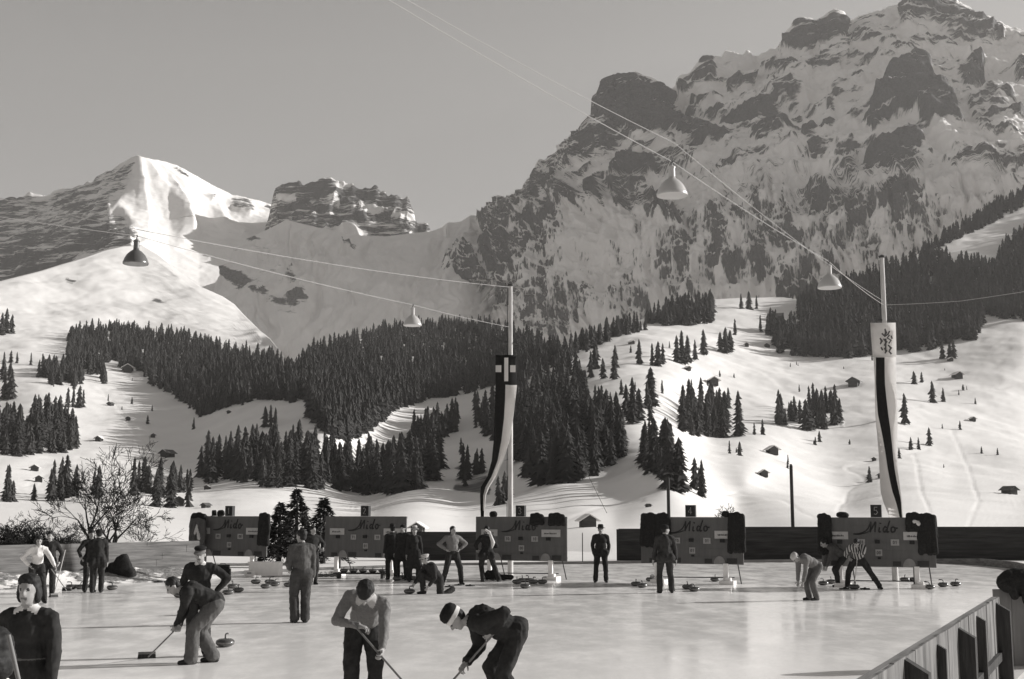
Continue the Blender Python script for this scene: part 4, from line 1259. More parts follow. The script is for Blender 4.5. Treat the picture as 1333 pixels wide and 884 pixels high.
coat(onboard(3, 1.36, -.02, 1.95), BRZ - .2, .5, 1.05, 'long dark coat over the right end of the scoreboard second from the right', seed=9)
hat_thing(onboard(4, -.92, 0, 1.925), 'round dark hat on top of the rightmost scoreboard', .36, .14, brim=False)
coat(onboard(4, -1.42, 0, 1.92), BRZ, .34, 1.0, 'dark coat over the left end of the rightmost scoreboard', seed=10)
coat(onboard(4, 1.02, -.0, 1.95), BRZ, .44, .36, 'dark jacket with a pale collar on top of the rightmost scoreboard', seed=11, lining=True)
coat(onboard(4, 1.36, -.02, 1.93), BRZ - .35, .5, .98, 'long dark coat over the right end of the rightmost scoreboard', seed=12)

# ---- curling stones
def stone_meshes():
    b = MB(); R, H = .145, .125
    pf = [(0, 0), (.07, 0), (.10, .012), (R * .93, .035), (R, .052)]; b.mi = 0; b.lathe(pf, 28)
    b.mi = 1; b.lathe([(R, .052), (R * 1.008, .064), (R, .076)], 28)
    b.mi = 0; b.lathe([(R, .076), (R * .95, .098), (.10, H - .004), (.06, H), (0, H)], 28)
    body = b.mesh('stone_body', [M_GRANITE, M_STONEBAND], True)
    h = MB(); h.tube([(0, 0, H - .01), (0, 0, H + .045), (.03, 0, H + .068), (.09, 0, H + .07), (.125, 0, H + .062)], [.014, .012, .013, .014, .011], 8)
    return body, h.mesh('stone_handle', M_DARKMETAL, True)
ST_B, ST_H = stone_meshes()
def stone(u, v, label, z=0.0, rz=None, group='curling stones on the ice', s=1.0):
    p = G(u, v, z)
    t = empty('curling_stone', p, RNG.uniform(0, 6.28) if rz is None else rz, label, 'curling stone', group)
    t.scale = (s, s, s)
    link('body', ST_B, t); link('handle', ST_H, t)
    return t
for (u, v, l) in [(93, 767, 'curling stone at the broom of the woman in the white blouse'), (105, 767, 'curling stone between the white-bloused woman and the dark couple'), (146, 768, 'curling stone at the right feet of the dark couple'),
  (200, 753, 'curling stone alone at the foot of the plank wall'), (234, 778, 'curling stone peeping out left of the bent sweeper'), (240, 801, 'curling stone just behind the bent sweeper with the grey trousers'), (293, 842, 'curling stone on the ice right behind the shoes of the bent sweeper'),
  (297, 774, 'front curling stone beside the elbow of the man in the peaked cap'), (303, 766, 'rear curling stone beside the elbow of the man in the peaked cap'), (310, 771, 'rightmost curling stone of the three beside the peaked-cap man'),
  (333, 760, 'left curling stone in front of the white box'), (346, 766, 'front curling stone of the cluster before the white box'), (351, 760, 'middle curling stone of the cluster before the white box'), (358, 763, 'right curling stone of the cluster before the white box'),
  (376, 764, 'curling stone at the left of the man seen from behind'), (533, 773, 'curling stone under the hand of the crouching player'),
  (517, 756, 'curling stone at the feet of the leftmost man of the standing group'), (524, 754, 'curling stone between the feet of the standing group'), (536, 755, 'curling stone before the long-coated person of the standing group'), (575, 759, 'curling stone at the heel of the crouching player'),
  (673, 760, 'left curling stone of the cluster under the scoreboard before the flagpole'), (680, 758, 'second curling stone of the cluster under the scoreboard before the flagpole'), (688, 758, 'third curling stone of the cluster under the scoreboard before the flagpole'), (684, 766, 'curling stone lying in front of the cluster under the flagpole scoreboard'), (694, 760, 'fourth curling stone of the cluster under the scoreboard before the flagpole'), (706, 760, 'curling stone at the white leg of the scoreboard before the flagpole'),
  (828, 763, 'curling stone left of the man in the beret, the farther left'), (836, 765, 'curling stone left of the man in the beret, next to his shoe'), (847, 757, 'curling stone under the scoreboard behind the man in the beret'), (895, 767, 'curling stone right of the man in the beret'), (904, 770, 'curling stone alone just right of and in front of its neighbour by the beret man'), (931, 757, 'curling stone at the white leg of the second scoreboard from the right'),
  (1072, 762, 'curling stone between the two bent players on the right'), (1082, 760, 'curling stone at the shoe of the left one of the two bent players'), (1112, 767, 'curling stone under the broom of the player in the striped sweater'),
  (1178, 757, 'curling stone under the rightmost scoreboard beside its rail'), (1190, 757, 'curling stone at the white leg of the rightmost scoreboard'), (1210, 767, 'left curling stone of the row right of the rightmost scoreboard'), (1228, 764, 'middle curling stone of the row right of the rightmost scoreboard'), (1244, 763, 'right curling stone of the row right of the rightmost scoreboard')]:
    stone(u, v, l)
# a row parked on a low bench in front of the second board, and four against the white kerb
pb = G(473, 757); pb.y = 39.2; pb.x = (473 - CX) / FPX * 39.2
t = empty('bench', pb, BRZ * .3, 'low plank bench holding a row of curling stones below the second scoreboard', 'bench')
b = MB(); b.box((0, 0, .16), (1.7, .34, .045)); b.build('seat', M_POSTWOOD, t)
for sx in (-.7, .7):
    b = MB(); b.box((sx, 0, .068), (.08, .3, .136)); b.build('leg', M_POSTWOOD, t)
for k in range(5):
    q = Vector((-.55 + .31 * k, 0, .184)); q.rotate(Matrix.Rotation(BRZ * .3, 3, 'Z'))
    o = stone(473, 757, ['first', 'second', 'third', 'fourth', 'fifth'][k] + ' curling stone from the left on the low plank bench', s=.9, group='curling stones on the low bench')
    o.location = pb + q
for k in range(4):
    o = stone(426 + k * 5.5, 752, ['first', 'second', 'third', 'fourth'][k] + ' curling stone from the left in the row beside the man standing behind', s=.75, group='curling stones lined up left of the bench')
    o.location.y = 40.2; o.location.x = (421 + k * 7.5 - CX) / FPX * 40.2
# thin target markers lying on the ice
for (u, v, l) in [(206, 758, 'small dark disc lying left on the ice by the plank wall'), (219, 758, 'small dark disc lying right on the ice by the plank wall'), (585, 764, 'dark disc on the ice at the heel of the man with hands on hips'), (597, 762, 'dark disc on the ice between the shoes of the man with hands on hips'), (612, 763, 'dark disc on the ice right of the man with hands on hips'), (1099, 767, 'dark disc left of the broom of the striped player'), (1126, 767, 'dark disc right of the broom of the striped player')]:
    b = MB(); b.lathe([(0, .002), (.13, .002), (.14, .01), (.13, .026), (.03, .03), (.028, .05), (0, .05)], 20); o = b.build('marker_disc', M_BLACK, None, True); o.location = G(u, v)
    tag(o, l, 'marker disc', 'marker discs on the ice')
# bag beside the man at the flagpole board
o = link('bag', fuse([('cap', (-.45, 0, .10), (.35, 0, .09), .10, .085, 0), ('cap', (-.38, .05, .2), (-.05, 0, .14), .1, .08, 0), ('cap', (-.3, .02, .28), (-.1, .0, .3), .02, .02, 0)], .02, [M_DARKCLOTH], 2, .02, 9, (0,), name='bag', floor=0.0))
o.location = Vector(((651 - CX) / FPX * 38.2, 38.2, 0)); o.rotation_euler = (0, 0, -.2); tag(o, 'long dark bag lying on the ice right of the man below the banner tip', 'bag')
# dark heap at the plank wall
o = link('covered_heap', fuse([('ell', (0, 0, .36), I3, (.30, .26, .42), 0), ('ell', (.03, 0, .66), I3, (.17, .17, .17), 0), ('ell', (-.42, 0, .14), I3, (.42, .3, .18), 0), ('ell', (-.22, .02, .32), I3, (.3, .24, .26), 0), ('ell', (.22, .0, .2), I3, (.2, .24, .24), 0)], .03, [M_DARKCLOTH], 3, .05, 5, (0,), name='covered_heap', floor=0.0))
o.location = ((167 - CX) / FPX * 37.6, 37.6, 0); tag(o, 'dark covered heap slumped against the old plank wall', 'covered heap')
# white box at the first board
t = empty('box', ((351 - CX) / FPX * 40.4, 40.4, 0), BRZ * .4, 'long low white box on the ice in front of the leftmost scoreboard', 'box')
b = MB(); b.box((0, 0, .24), (1.0, .4, .40)); b.box((-.42, -.18, .11), (.36, .24, .14)); b.build('body', M_WHITEPAINT, t)
b = MB(); b.box((.0, 0, .455), (1.06, .46, .03)); b.build('lid', M_WHITEPAINT, t)
b = MB(); b.box((-.44, -.305, .12), (.14, .012, .025)); b.build('latch', M_BLACK, t)
t = empty('case', ((296 - CX) / FPX * 40.6, 40.6, 0), .1, 'small dark case on the snow edge below the leftmost scoreboard', 'case')
b = MB(); b.box((0, 0, .30), (.42, .2, .12)); b.box((0, 0, .12), (.5, .3, .235)); b.build('body', M_BLACK, t)
b = MB(); b.tube([(-.1, 0, .36), (-.08, 0, .40), (.08, 0, .40), (.1, 0, .36)], .012, 6); b.build('handle', M_DARKMETAL, t)

# ---- walls and fences
def plank_run(name, a, b_, h, label, cat, m, post_m, plank_w=.16, horizontal=False, post_every=2.2, out=.08, thick=.03, posts=True, hj=.0, seed=0, postw=.14, base=-.05, group=None):
    r = random.Random(seed)
    a, b_ = Vector(a), Vector(b_); d = b_ - a; L = d.length; ang = math.atan2(d.y, d.x)
    t = empty(name, a, ang, label, cat, group)
    pl = MB()
    if horizontal:
        z = base; 
        while z < h - .02:
            hh = min(plank_w, h - z); x = 0
            while x < L:
                l = min(r.uniform(2.5, 4.2), L - x)
                pl.box((x + l / 2, r.uniform(-.004, .004), z + hh / 2), (l - .012, thick, hh - .012)); x += l
            z += hh
        pl.box((L / 2, .0, (h + base) / 2), (L - .02, thick * .4, h - base - .02))
    else:
        x = 0
        while x < L:
            ww = plank_w * r.uniform(.75, 1.3)
            top = h + r.uniform(-hj, hj)
            pl.box((x + ww / 2, r.uniform(-.005, .005), (top + base) / 2), (ww - r.choice((.006, .008, .02)), thick, top - base)); x += ww
    pl.build('planks', m, t)
    if posts:
        n = max(1, round(L / post_every))
        for k in range(n + 1):
            q = MB(); q.box((L * k / n, out, h / 2 - .04), (postw, .1, h + .02)); q.build('post', post_m, t)
    return t, L, ang
# weathered wall at the left back, with a snowbank at its foot
plank_run('plank_wall', (-22.2, 25.6, 0), (-10.2, 40.6, 0), 1.14, 'low wall of weathered horizontal planks along the left back of the rink', 'wall', M_OLDWALL, M_POSTWOOD, .21, True, seed=3, out=.09)
bank = []
nx, ny = 120, 9
A_, B_ = np.array([-21.8, 25.3]), np.array([-9.9, 40.2])
dirv = (B_ - A_) / np.linalg.norm(B_ - A_); nrm = np.array([dirv[1], -dirv[0]])
gx, gy = np.meshgrid(np.linspace(0, 1, nx), np.linspace(0, 1, ny))
XY = A_ + (B_ - A_) * gx[..., None] + nrm * (gy * 1.25)[..., None]
hz = (1 - gy) ** 1.4 * (.40 + .25 * (fbm(np.stack([gx * 30, gy * 2, 0 * gx], -1), 4) - .5)) * np.interp(gx, [0, .6, 1], [1.2, 1, .75]) + (fbm(np.stack([gx * 90, gy * 7, 0 * gx], -1), 3) - .5) * .10 * (1 - gy) - .012
M_BANK = snow_rock_material('dirty_snowbank', rock=.20, s1=1.2, s2=6, bumpd=.05, namp=.9)
Qb = np.stack([XY[..., 0], XY[..., 1], hz], -1)
sheet_object('snowbank', Qb, .56 + 0 * hz, M_BANK)
# bank of snow and stubble under the shrubs at the far left
gx, gy = np.meshgrid(np.linspace(-26, -13.4, 70), np.linspace(0, 1, 10))
yy = 31.5 + (gx + 24) * 1.22 + gy * 5
hz = np.sin(gy * math.pi) ** .7 * (.95 + .5 * (fbm(np.stack([gx * .8, gy * 3, 0 * gx], -1), 4) - .5)) - .05
sheet_object('snowbank', np.stack([gx, yy, hz], -1), .47 + 0 * hz, M_BANK)
# tarred screen behind the ice: three stretches
plank_run('screen_fence', (-5.2, 54.4, 0), (-1.1, 54.2, 0), 1.20, 'dark tarred board screen behind the man with hands on hips', 'fence', M_TARWALL, M_POSTWOOD, .3, True, seed=5, out=.1, group='dark board screens behind the rink')
plank_run('screen_fence', (4.6, 53.8, 0), (9.6, 53.9, 0), 1.34, 'dark tarred board screen left of the second scoreboard from the right', 'fence', M_TARWALL, M_POSTWOOD, .3, True, seed=6, out=.1, group='dark board screens behind the rink')
plank_run('screen_fence', (9.72, 53.9, 0), (26, 54.4, 0), 1.42, 'long dark tarred board screen behind the right half of the rink', 'fence', M_TARWALL, M_POSTWOOD, .3, True, seed=7, out=.1, group='dark board screens behind the rink')
# bleached plank fence in the right foreground
fa, fb = Vector((.85, 5.35, 0)), Vector((6.28, 16.2, 0))
d_ = (fb - fa).normalized(); outn = Vector((d_.y, -d_.x, 0))
t = empty('plank_fence', fa, math.atan2(d_.y, d_.x), 'bleached vertical plank fence with dark posts in the right foreground', 'fence')
FL = (fb - fa).length
r = random.Random(4)
pl = MB(); x = 0
while x < FL:
    ww = r.uniform(.30, .58); top = 1.0 + r.uniform(-.004, .004)
    ww = min(ww, FL - x + .001)
    pl.box((x + ww / 2, r.uniform(-.004, .004), (top - .06) / 2), (ww - r.choice((.004, .005, .012)), .028, top + .06)); x += ww
pl.box((FL / 2, .02, .45), (FL, .01, .9)); pl.build('planks', M_PLANK, t)
cp = MB(); cp.box((FL / 2, .045, .955), (FL, .055, .085)); cp.build('top_rail', mat('weathered_rail', .19, rough=.85, spec=.1, var=.3, scale=3, stretch=(.35, 4, 4)), t)
rl = MB()
for (s0, s1) in ((0, FL * .5), (FL * .5 + .02, FL)): rl.box(((s0 + s1) / 2, -.04, .30), (s1 - s0, .05, .10))
rl.build('rail', M_POSTWOOD, t)
for (D_, w_, o_, hh) in [(7.0, .10, .12, .92), (8.55, .05, .07, .9), (9.62, .13, .17, .985), (11.15, .06, .07, .93), (12.5, .12, .15, .95), (13.9, .07, .09, .95), (15.85, .12, .16, .95)]:
    s = (D_ - fa.y) / d_.y
    q = MB(); y0 = -.016
    q.add([(s - w_ / 2, y0, -.05), (s + w_ / 2, y0, -.05), (s + w_ / 2, y0 - o_, -.05), (s - w_ / 2, y0 - o_, -.05), (s - w_ / 2, y0, hh), (s + w_ / 2, y0, hh), (s + w_ / 2, y0 - o_, hh - o_ * .6), (s - w_ / 2, y0 - o_, hh - o_ * .6)],
          [(0, 1, 2, 3), (4, 5, 6, 7), (0, 1, 5, 4), (1, 2, 6, 5), (2, 3, 7, 6), (3, 0, 4, 7)])
    q.build('post', M_POSTWOOD, t)
# next bay, set back
M_GREYPLANK = mat('grey_shaded_boards', .20, rough=.85, spec=.1, var=.15, scale=3, stretch=(4, 4, .4))
t = empty('plank_fence', (6.62, 17.25, 0), .10, 'grey board panel of the fence, set back at the right edge', 'fence')
b = MB()
for k in range(6): b.box((.13 + k * .255, 0, .5), (.25, .03, 1.06)); 
b.build('planks', M_GREYPLANK, t)
for sx, ww in ((.68, .12), (1.5, .14)):
    b = MB(); b.box((sx, -.09, .5), (ww, .14, 1.0)); b.build('post', M_POSTWOOD, t)
o = link('coat', fuse([('ell', (0, 0, 1.07), I3, (.36, .17, .20), 0), ('ell', (.25, -.02, 1.12), I3, (.3, .18, .19), 0), ('cap', (-.22, -.1, 1.03), (-.17, -.12, .88), .07, .05, 0), ('cap', (-.05, -.13, 1.0), (-.02, -.13, .80), .07, .045, 0), ('cap', (.15, -.14, 1.0), (.2, -.14, .86), .09, .06, 0), ('cap', (.4, -.13, 1.0), (.42, -.14, .82), .09, .08, 0), ('cap', (0, .13, 1.0), (.3, .14, .85), .1, .1, 0)], .016, [M_DARKCLOTH], 2, .03, 8, (0,), name='coat'))
o.location = (7.02, 17.22, .10); o.scale = (1, 1, .96); o.rotation_euler = (0, 0, .1); tag(o, 'dark coat heaped over the fence corner at the right edge', 'coat')

# ---- poles, lamps, wires, banners
def pole(u, vtop, D, r0, r1, label, rope=True):
    x = (u - CX) / FPX * D
    h = P(u, vtop, D).z
    t = empty('flagpole', (x, D, 0), 0, label, 'flagpole', 'tall poles behind the rink')
    b = MB(); b.tube([(0, 0, -.1), (0, 0, h * .5), (0, 0, h)], [r0, (r0 + r1) / 2, r1], 12); b.build('shaft', M_POLE, t, True)
    b = MB(); b.lathe([(r1 * 1.3, h - .02), (r1 * 1.5, h + .04), (0, h + .09)], 10); b.build('cap', M_DARKMETAL, t, True)
    b = MB(); b.box((.0, -r0 - .03, 1.2), (.05, .06, .2)); b.tube([(-r0 - .02, -.03, 1.2), (-r1 - .03, -.02, h - .1)], .012, 5); b.build('halyard', M_ROPE, t)
    b = MB(); b.tube([(-.22, 0, h * .80), (.22, 0, h * .80)], .025, 6); b.build('crossarm', M_DARKMETAL, t)
    return Vector((x, D, h))
T1 = pole(664.5, 372, 41, .095, .07, 'tall pole behind the scoreboard carrying the banner with the cross')
T2 = pole(1157, 335, 38, .095, .07, 'tall pole behind the rightmost scoreboard carrying the white banner')
for (u, vt, D, l) in [(868.5, 621, 55.5, 'thin dark post behind the second scoreboard from the right'), (1028, 604, 55.2, 'thin dark post behind the dark screen between the two right scoreboards')]:
    b = MB(); h = P(u, vt, D).z; b.tube([(0, 0, -.1), (0, 0, h * .98), (0, 0, h)], [.085, .075, .03], 10); o = b.build('post', M_POSTWOOD, None, True); o.location = ((u - CX) / FPX * D, D, 0)
    tag(o, l, 'post', 'thin dark posts behind the screen')
for (u, D, l) in [(757, 52, 'thin wire-fence stake on the snow between the two middle scoreboards')]:
    b = MB(); b.tube([(0, 0, -.1), (0, 0, 1.15), (0, 0, 1.2)], [.022, .02, .01], 6); o = b.build('stake', M_POSTWOOD); o.location = ((u - CX) / FPX * D, D, 0); tag(o, l, 'stake')

M_ENAMELSHADE = mat('shade_toned_enamel', 0.10, rough=0.3, spec=0.5, coat=0.4)  # darker copy of the white enamel; the left lamp's shade is in its colour
def lamp(u, vbot, wpx, label, hpx, en=None):
    en = en or M_ENAMEL
    R = .275; D = FPX * 2 * R / wpx
    p = P(u, vbot, D)
    t = empty('hanging_lamp', p, 0, label, 'lamp', 'bell lamps hung on wires over the rink')
    k = R
    b = MB(); b.lathe([(k * 1.0, .0), (k * 1.02, .035), (k * .97, .06), (k * .90, .12), (k * .72, .21), (k * .45, .285), (k * .25, .32), (k * .22, .36)], 28)
    b.build('shade', en, t, True)
    b = MB(); b.lathe([(k * .96, .005), (k * .90, .05), (k * .6, .19), (0, .26)], 24); b.build('reflector', M_ENAMELIN, t, True)
    b = MB(); b.lathe([(k * .23, .355), (k * .22, .50), (k * .26, .505), (k * .26, .53), (k * .12, .56), (0, .56)], 16); b.build('neck', en, t, True)
    b = MB(); b.lathe([(0, .02), (.05, .04), (.065, .09), (.04, .16), (.03, .2), (0, .2)], 12); b.build('bulb', M_ENAMELIN, t, True)
    b = MB(); b.tube([(0, 0, .55), (0, 0, .60), (.02, 0, .63), (0, 0, .66)], .012, 6); b.build('hook', M_DARKMETAL, t)
    return p + Vector((0, 0, .64))
LA = lamp(176.5, 344, 33, 'dark bell lamp hanging in front of the bright snow dome on the left', 28, M_ENAMELSHADE)
LB = lamp(537, 424, 24, 'smallest white bell lamp, hung left of the tall left pole', 22)
LC = lamp(875, 255, 41, 'largest white bell lamp, high in front of the great cliffs', 38)
LD = lamp(1080, 375, 31, 'white bell lamp just left of the right-hand pole', 27)
def wire(pts, label, r=.0078, sag=.25, m=None, group='wires strung over the rink'):
    out = []
    for i in range(len(pts) - 1):
        a, c = Vector(pts[i]), Vector(pts[i + 1]); n = 12
        L = (c - a).length
        for k in range(n + (i == len(pts) - 2)):
            t = k / n; p = a.lerp(c, t); p.z -= sag * 4 * t * (1 - t) * min(1, L / 20); out.append(p)
    b = MB(); b.tube(out, r, 5); o = b.build('wire', m or M_WIRE, None, True)
    tag(o, label, 'wire', group)
PT = T1 - Vector((0, 0, .05))
wire([PT, LA + Vector((.3, .2, .12)), P(-40, 248, 27.5)], 'upper wire from the top of the left pole to the left edge', sag=.15)
wire([Vector((T1.x, T1.y, P(664, 426, 41).z)), LB, LA, P(-40, 276, 25)], 'lower wire carrying the two left lamps', sag=.12)
CT_ = Vector((T2.x, T2.y, P(1150, 397, 38).z))
dirn = (LC - LD); far = P(490, -10, 15.5); far2 = P(513, -10, 15.7)
wire([CT_, LD, LC, far], 'wire carrying the two right lamps up out of the picture', r=.0072, sag=.12)
wire([CT_ + Vector((0, 0, .12)), LC + Vector((.06, 0, .34)), far2], 'second wire running above the two right lamps', r=.006, sag=.15)
wire([CT_, P(1250, 392, 36), P(1420, 365, 33)], 'wire from the right pole to the right edge', r=.008, sag=.1)
wire([T2 - Vector((0, 0, .3)), Vector((T2.x + 2.6, 46, 0))], 'guy wire slanting down behind the right pole', r=.007, sag=0, m=M_ROPE)
wire([Vector((T1.x, T1.y, P(664, 415, 41).z)), P(790, 668, 47)], 'guy wire slanting down right of the left pole', r=.009, sag=0, m=M_ROPE)

def ribbon(rows, cols, mats, D, label, name, cat, curl=.10):
    """hanging cloth; rows: (v, edge coordinates ...); cols: material of each column, per row"""
    vs, fs, mi = [], [], []
    rr = []
    for i in range(len(rows) - 1):                       # resample
        a, c = np.array(rows[i][0], float), np.array(rows[i + 1][0], float)
        for k in range(4): rr.append((a + (c - a) * k / 4, rows[i][1]))
    rr.append((np.array(rows[-1][0], float), rows[-1][1]))
    nc = len(rows[0][0]) - 1
    x0 = None
    for i, (a, ms) in enumerate(rr):
        for j in range(nc):
            p = P(a[1 + j], a[0], D)
            p.y += curl * math.sin(j * 2.1 + i * .13) + .05 * math.sin(i * .5 + j)
            vs.append(p)
    for i in range(len(rr) - 1):
        for j in range(nc - 1):
            fs.append((i * nc + j, i * nc + j + 1, (i + 1) * nc + j + 1, (i + 1) * nc + j)); mi.append(rr[i][1][j])
    o0 = vs[0].copy()
    nv = len(vs); th = Vector((0, .012, 0))
    vs2 = [p - o0 for p in vs] + [p - o0 + th for p in vs]
    fs2 = fs + [tuple(reversed([q + nv for q in f])) for f in fs]
    edge = {}
    for f in fs:
        for k in range(4):
            e = (f[k], f[(k + 1) % 4]); edge[e] = 1
    for (a_, b__) in list(edge):
        if (b__, a_) not in edge:
            fs2.append((b__, a_, a_ + nv, b__ + nv)); mi_e = 1
    me = bpy.data.meshes.new(name); me.from_pydata([tuple(p) for p in vs2], [], fs2)
    for m in mats: me.materials.append(m)
    mis = mi + mi + [1] * (len(fs2) - 2 * len(fs))
    me.polygons.foreach_set('material_index', mis)
    me.polygons.foreach_set('use_smooth', [True] * len(me.polygons))
    o = link(name, me); o.location = o0
    return o, o0
# left banner: dark half and white half, blown aside into a twisted tail
k0, k1 = 0, 1
rows = [((462, 645, 653, 659, 664, 673), (0, 0, 0, 0)), ((466, 645, 653, 659, 664, 673), (0, 0, 0, 0)), ((501, 645, 653, 658, 664, 673), (0, 0, 1, 1)), ((520, 644.5, 651, 657.5, 663, 671), (0, 0, 1, 1)), ((545, 643.5, 649, 656, 660, 668), (0, 0, 1, 1)),
        ((575, 642.5, 647, 652.5, 657, 663), (0, 0, 1, 1)), ((600, 640, 644, 647.5, 651, 655), (0, 0, 1, 1)), ((620, 634.5, 637.5, 640, 643, 646), (0, 0, 1, 1)), ((634, 626, 629, 632, 635, 637), (0, 0, 1, 1)), ((645, 625, 627, 629, 631, 632.5), (0, 0, 1, 1)), ((665, 625.5, 627.5, 629, 630, 631), (0, 0, 0, 1)), ((690, 626.5, 627.5, 628.5, 629.5, 630.5), (0, 0, 0, 1))]
bo, o0 = ribbon(rows, 4, [M_FLAGDARK, M_FLAGLIGHT], 40.3, '', 'banner', 'banner', .05)
tag(bo, 'long banner with a white cross on dark, twisted into a tail beside the left pole', 'banner')
c = MB()
pc = P(659, 481, 40.14) - o0; k = 40.14 / FPX
c.box(pc, (5.2 * k, .02, 31 * k)); c.box((pc.x - 10.2 * k, pc.y, pc.z + 1 * k), (7.4 * k, .02, 9 * k)); c.box((pc.x + 8.6 * k, pc.y, pc.z + 1 * k), (7 * k, .02, 9 * k)); c.build('cross', M_FLAGLIGHT, bo)
# right banner: white field with an emblem, dark stripe wound over white
rows = [((420, 1133, 1138, 1150, 1166), (1, 1, 1)), ((464, 1137, 1141, 1151, 1166.5), (1, 1, 1)), ((465.5, 1137, 1139.5, 1151, 1167), (1, 0, 1)), ((500, 1139, 1140.5, 1152.5, 1167.5), (1, 0, 1)), ((540, 1140.5, 1143, 1156, 1168), (1, 0, 1)), ((575, 1142.5, 1149, 1160.5, 1168.5), (1, 0, 1)),
        ((610, 1144.5, 1155.5, 1165.5, 1169), (1, 0, 1)), ((640, 1147, 1162, 1170.5, 1171.3), (1, 0, 1)), ((655, 1150, 1166, 1173, 1173.6), (1, 0, 1)), ((674, 1157, 1171.5, 1175, 1175.6), (1, 0, 1))]
bo, o0 = ribbon(rows, 3, [M_FLAGDARK, M_FLAGLIGHT], 37.4, '', 'banner', 'banner', .03)
tag(bo, 'long white banner with a dark emblem and a dark stripe winding down the right pole', 'banner')
e = MB(); k = 37.3 / FPX; D_ = 37.28
def ept(x, y): 
    p = P(x, y, D_) - o0; return p
for pts in [[(1152, 428), (1153.5, 433), (1151.5, 437)], [(1148, 434), (1152, 438), (1156, 435), (1158, 431)], [(1158, 436), (1155, 440), (1160, 443), (1157, 447)], [(1150, 441), (1154, 445), (1151, 450)], [(1156, 449), (1160, 453), (1157, 458)], [(1151, 453), (1154, 457), (1152, 460)], [(1145.5, 440), (1148, 444), (1146, 448)], [(1153, 441), (1153, 455)], [(1160, 437), (1161.5, 441)], [(1158, 458), (1160.5, 461)], [(1147, 452), (1149, 456)]]:
    e.tube([ept(*q) for q in pts], [.02, .038, .018][:len(pts)] if len(pts) == 3 else .024, 6)
e.build('emblem', mat('faded_emblem', .10, rough=.9, spec=.05), bo)
# ================================================================== PEOPLE
M_SKIN = mat('skin', 0.30, rough=0.55, spec=0.3, var=0.08, scale=20)
M_EYE = mat('dark_eye', 0.03, rough=0.5, spec=0.3)  # plain dark tone of the eyes
M_LIP = mat('lips', 0.14, rough=0.6, spec=0.3)
M_HAIR = mat('dark_hair', 0.018, rough=0.65, spec=0.25, var=0.25, scale=60, stretch=(1, 1, .3))
M_SHOE = mat('dark_boots', 0.016, rough=0.5, spec=0.35)
M_JACKET = mat('dark_jacket', 0.032, rough=0.92, spec=0.1, var=0.25, scale=14, bump=.004)
M_SUIT = mat('charcoal_suit', 0.042, rough=0.92, spec=0.1, var=0.25, scale=14, bump=.004)
M_GREYTROUSER = mat('grey_flannel', 0.105, rough=0.92, spec=0.1, var=0.2, scale=14, bump=.004)
M_DARKTROUSER = mat('dark_trousers', 0.036, rough=0.92, spec=0.1, var=0.3, scale=14, bump=.004)
M_MIDTROUSER = mat('brown_grey_trousers', 0.055, rough=0.92, spec=0.1, var=0.25, scale=14, bump=.004)
M_GREYKNIT = mat('grey_knit', 0.17, rough=0.95, spec=0.08, var=0.18, scale=45, bump=.004)
M_MIDKNIT = mat('mid_grey_shirt', 0.085, rough=0.95, spec=0.08, var=0.2, scale=30, bump=.004)
M_WHITECLOTH = mat('white_cotton', 0.66, rough=0.85, spec=0.12, var=0.08, scale=18)
M_LIGHTWOOL = mat('light_wool', 0.42, rough=0.9, spec=0.1, var=0.12, scale=30)
M_BROOMWOOD = mat('broom_wood', 0.16, rough=0.6, spec=0.3, var=0.2, scale=12, stretch=(1, 1, .2))
M_BROOMPALE = mat('pale_broom_wood', 0.55, rough=0.6, spec=0.3)
M_BRISTLE = mat('bristles', 0.05, rough=0.95, spec=0.1, var=0.4, scale=60)
def striped():
    m = bpy.data.materials.new('striped_sweater'); m.use_nodes = True
    nt = m.node_tree; b = nt.nodes['Principled BSDF']; b.inputs['Roughness'].default_value = .95
    tc = nt.nodes.new('ShaderNodeTexCoord'); w_ = nt.nodes.new('ShaderNodeTexWave')
    w_.bands_direction = 'X'; w_.inputs['Scale'].default_value = 4.2; w_.inputs['Distortion'].default_value = .6; w_.inputs['Detail'].default_value = 1
    nt.links.new(tc.outputs['Object'], w_.inputs['Vector'])
    r = nt.nodes.new('ShaderNodeValToRGB'); r.color_ramp.elements[0].position = .45; r.color_ramp.elements[0].color = col(.025)
    r.color_ramp.elements[1].position = .55; r.color_ramp.elements[1].color = col(.42)
    nt.links.new(w_.outputs['Fac'], r.inputs[0]); nt.links.new(r.outputs[0], b.inputs['Base Color']); return m
M_STRIPE = striped()

def ik(a, c, l1, l2, hint):
    d = c - a; L = d.length
    L2 = min(L, (l1 + l2) * .998)
    t = d.normalized(); c = a + t * L2
    x = (l1 * l1 - l2 * l2 + L2 * L2) / (2 * L2)
    h = math.sqrt(max(l1 * l1 - x * x, 0))
    p = hint - t * hint.dot(t)
    p = p.normalized() if p.length > 1e-4 else t.orthogonal().normalized()
    return a + t * x + p * h, c

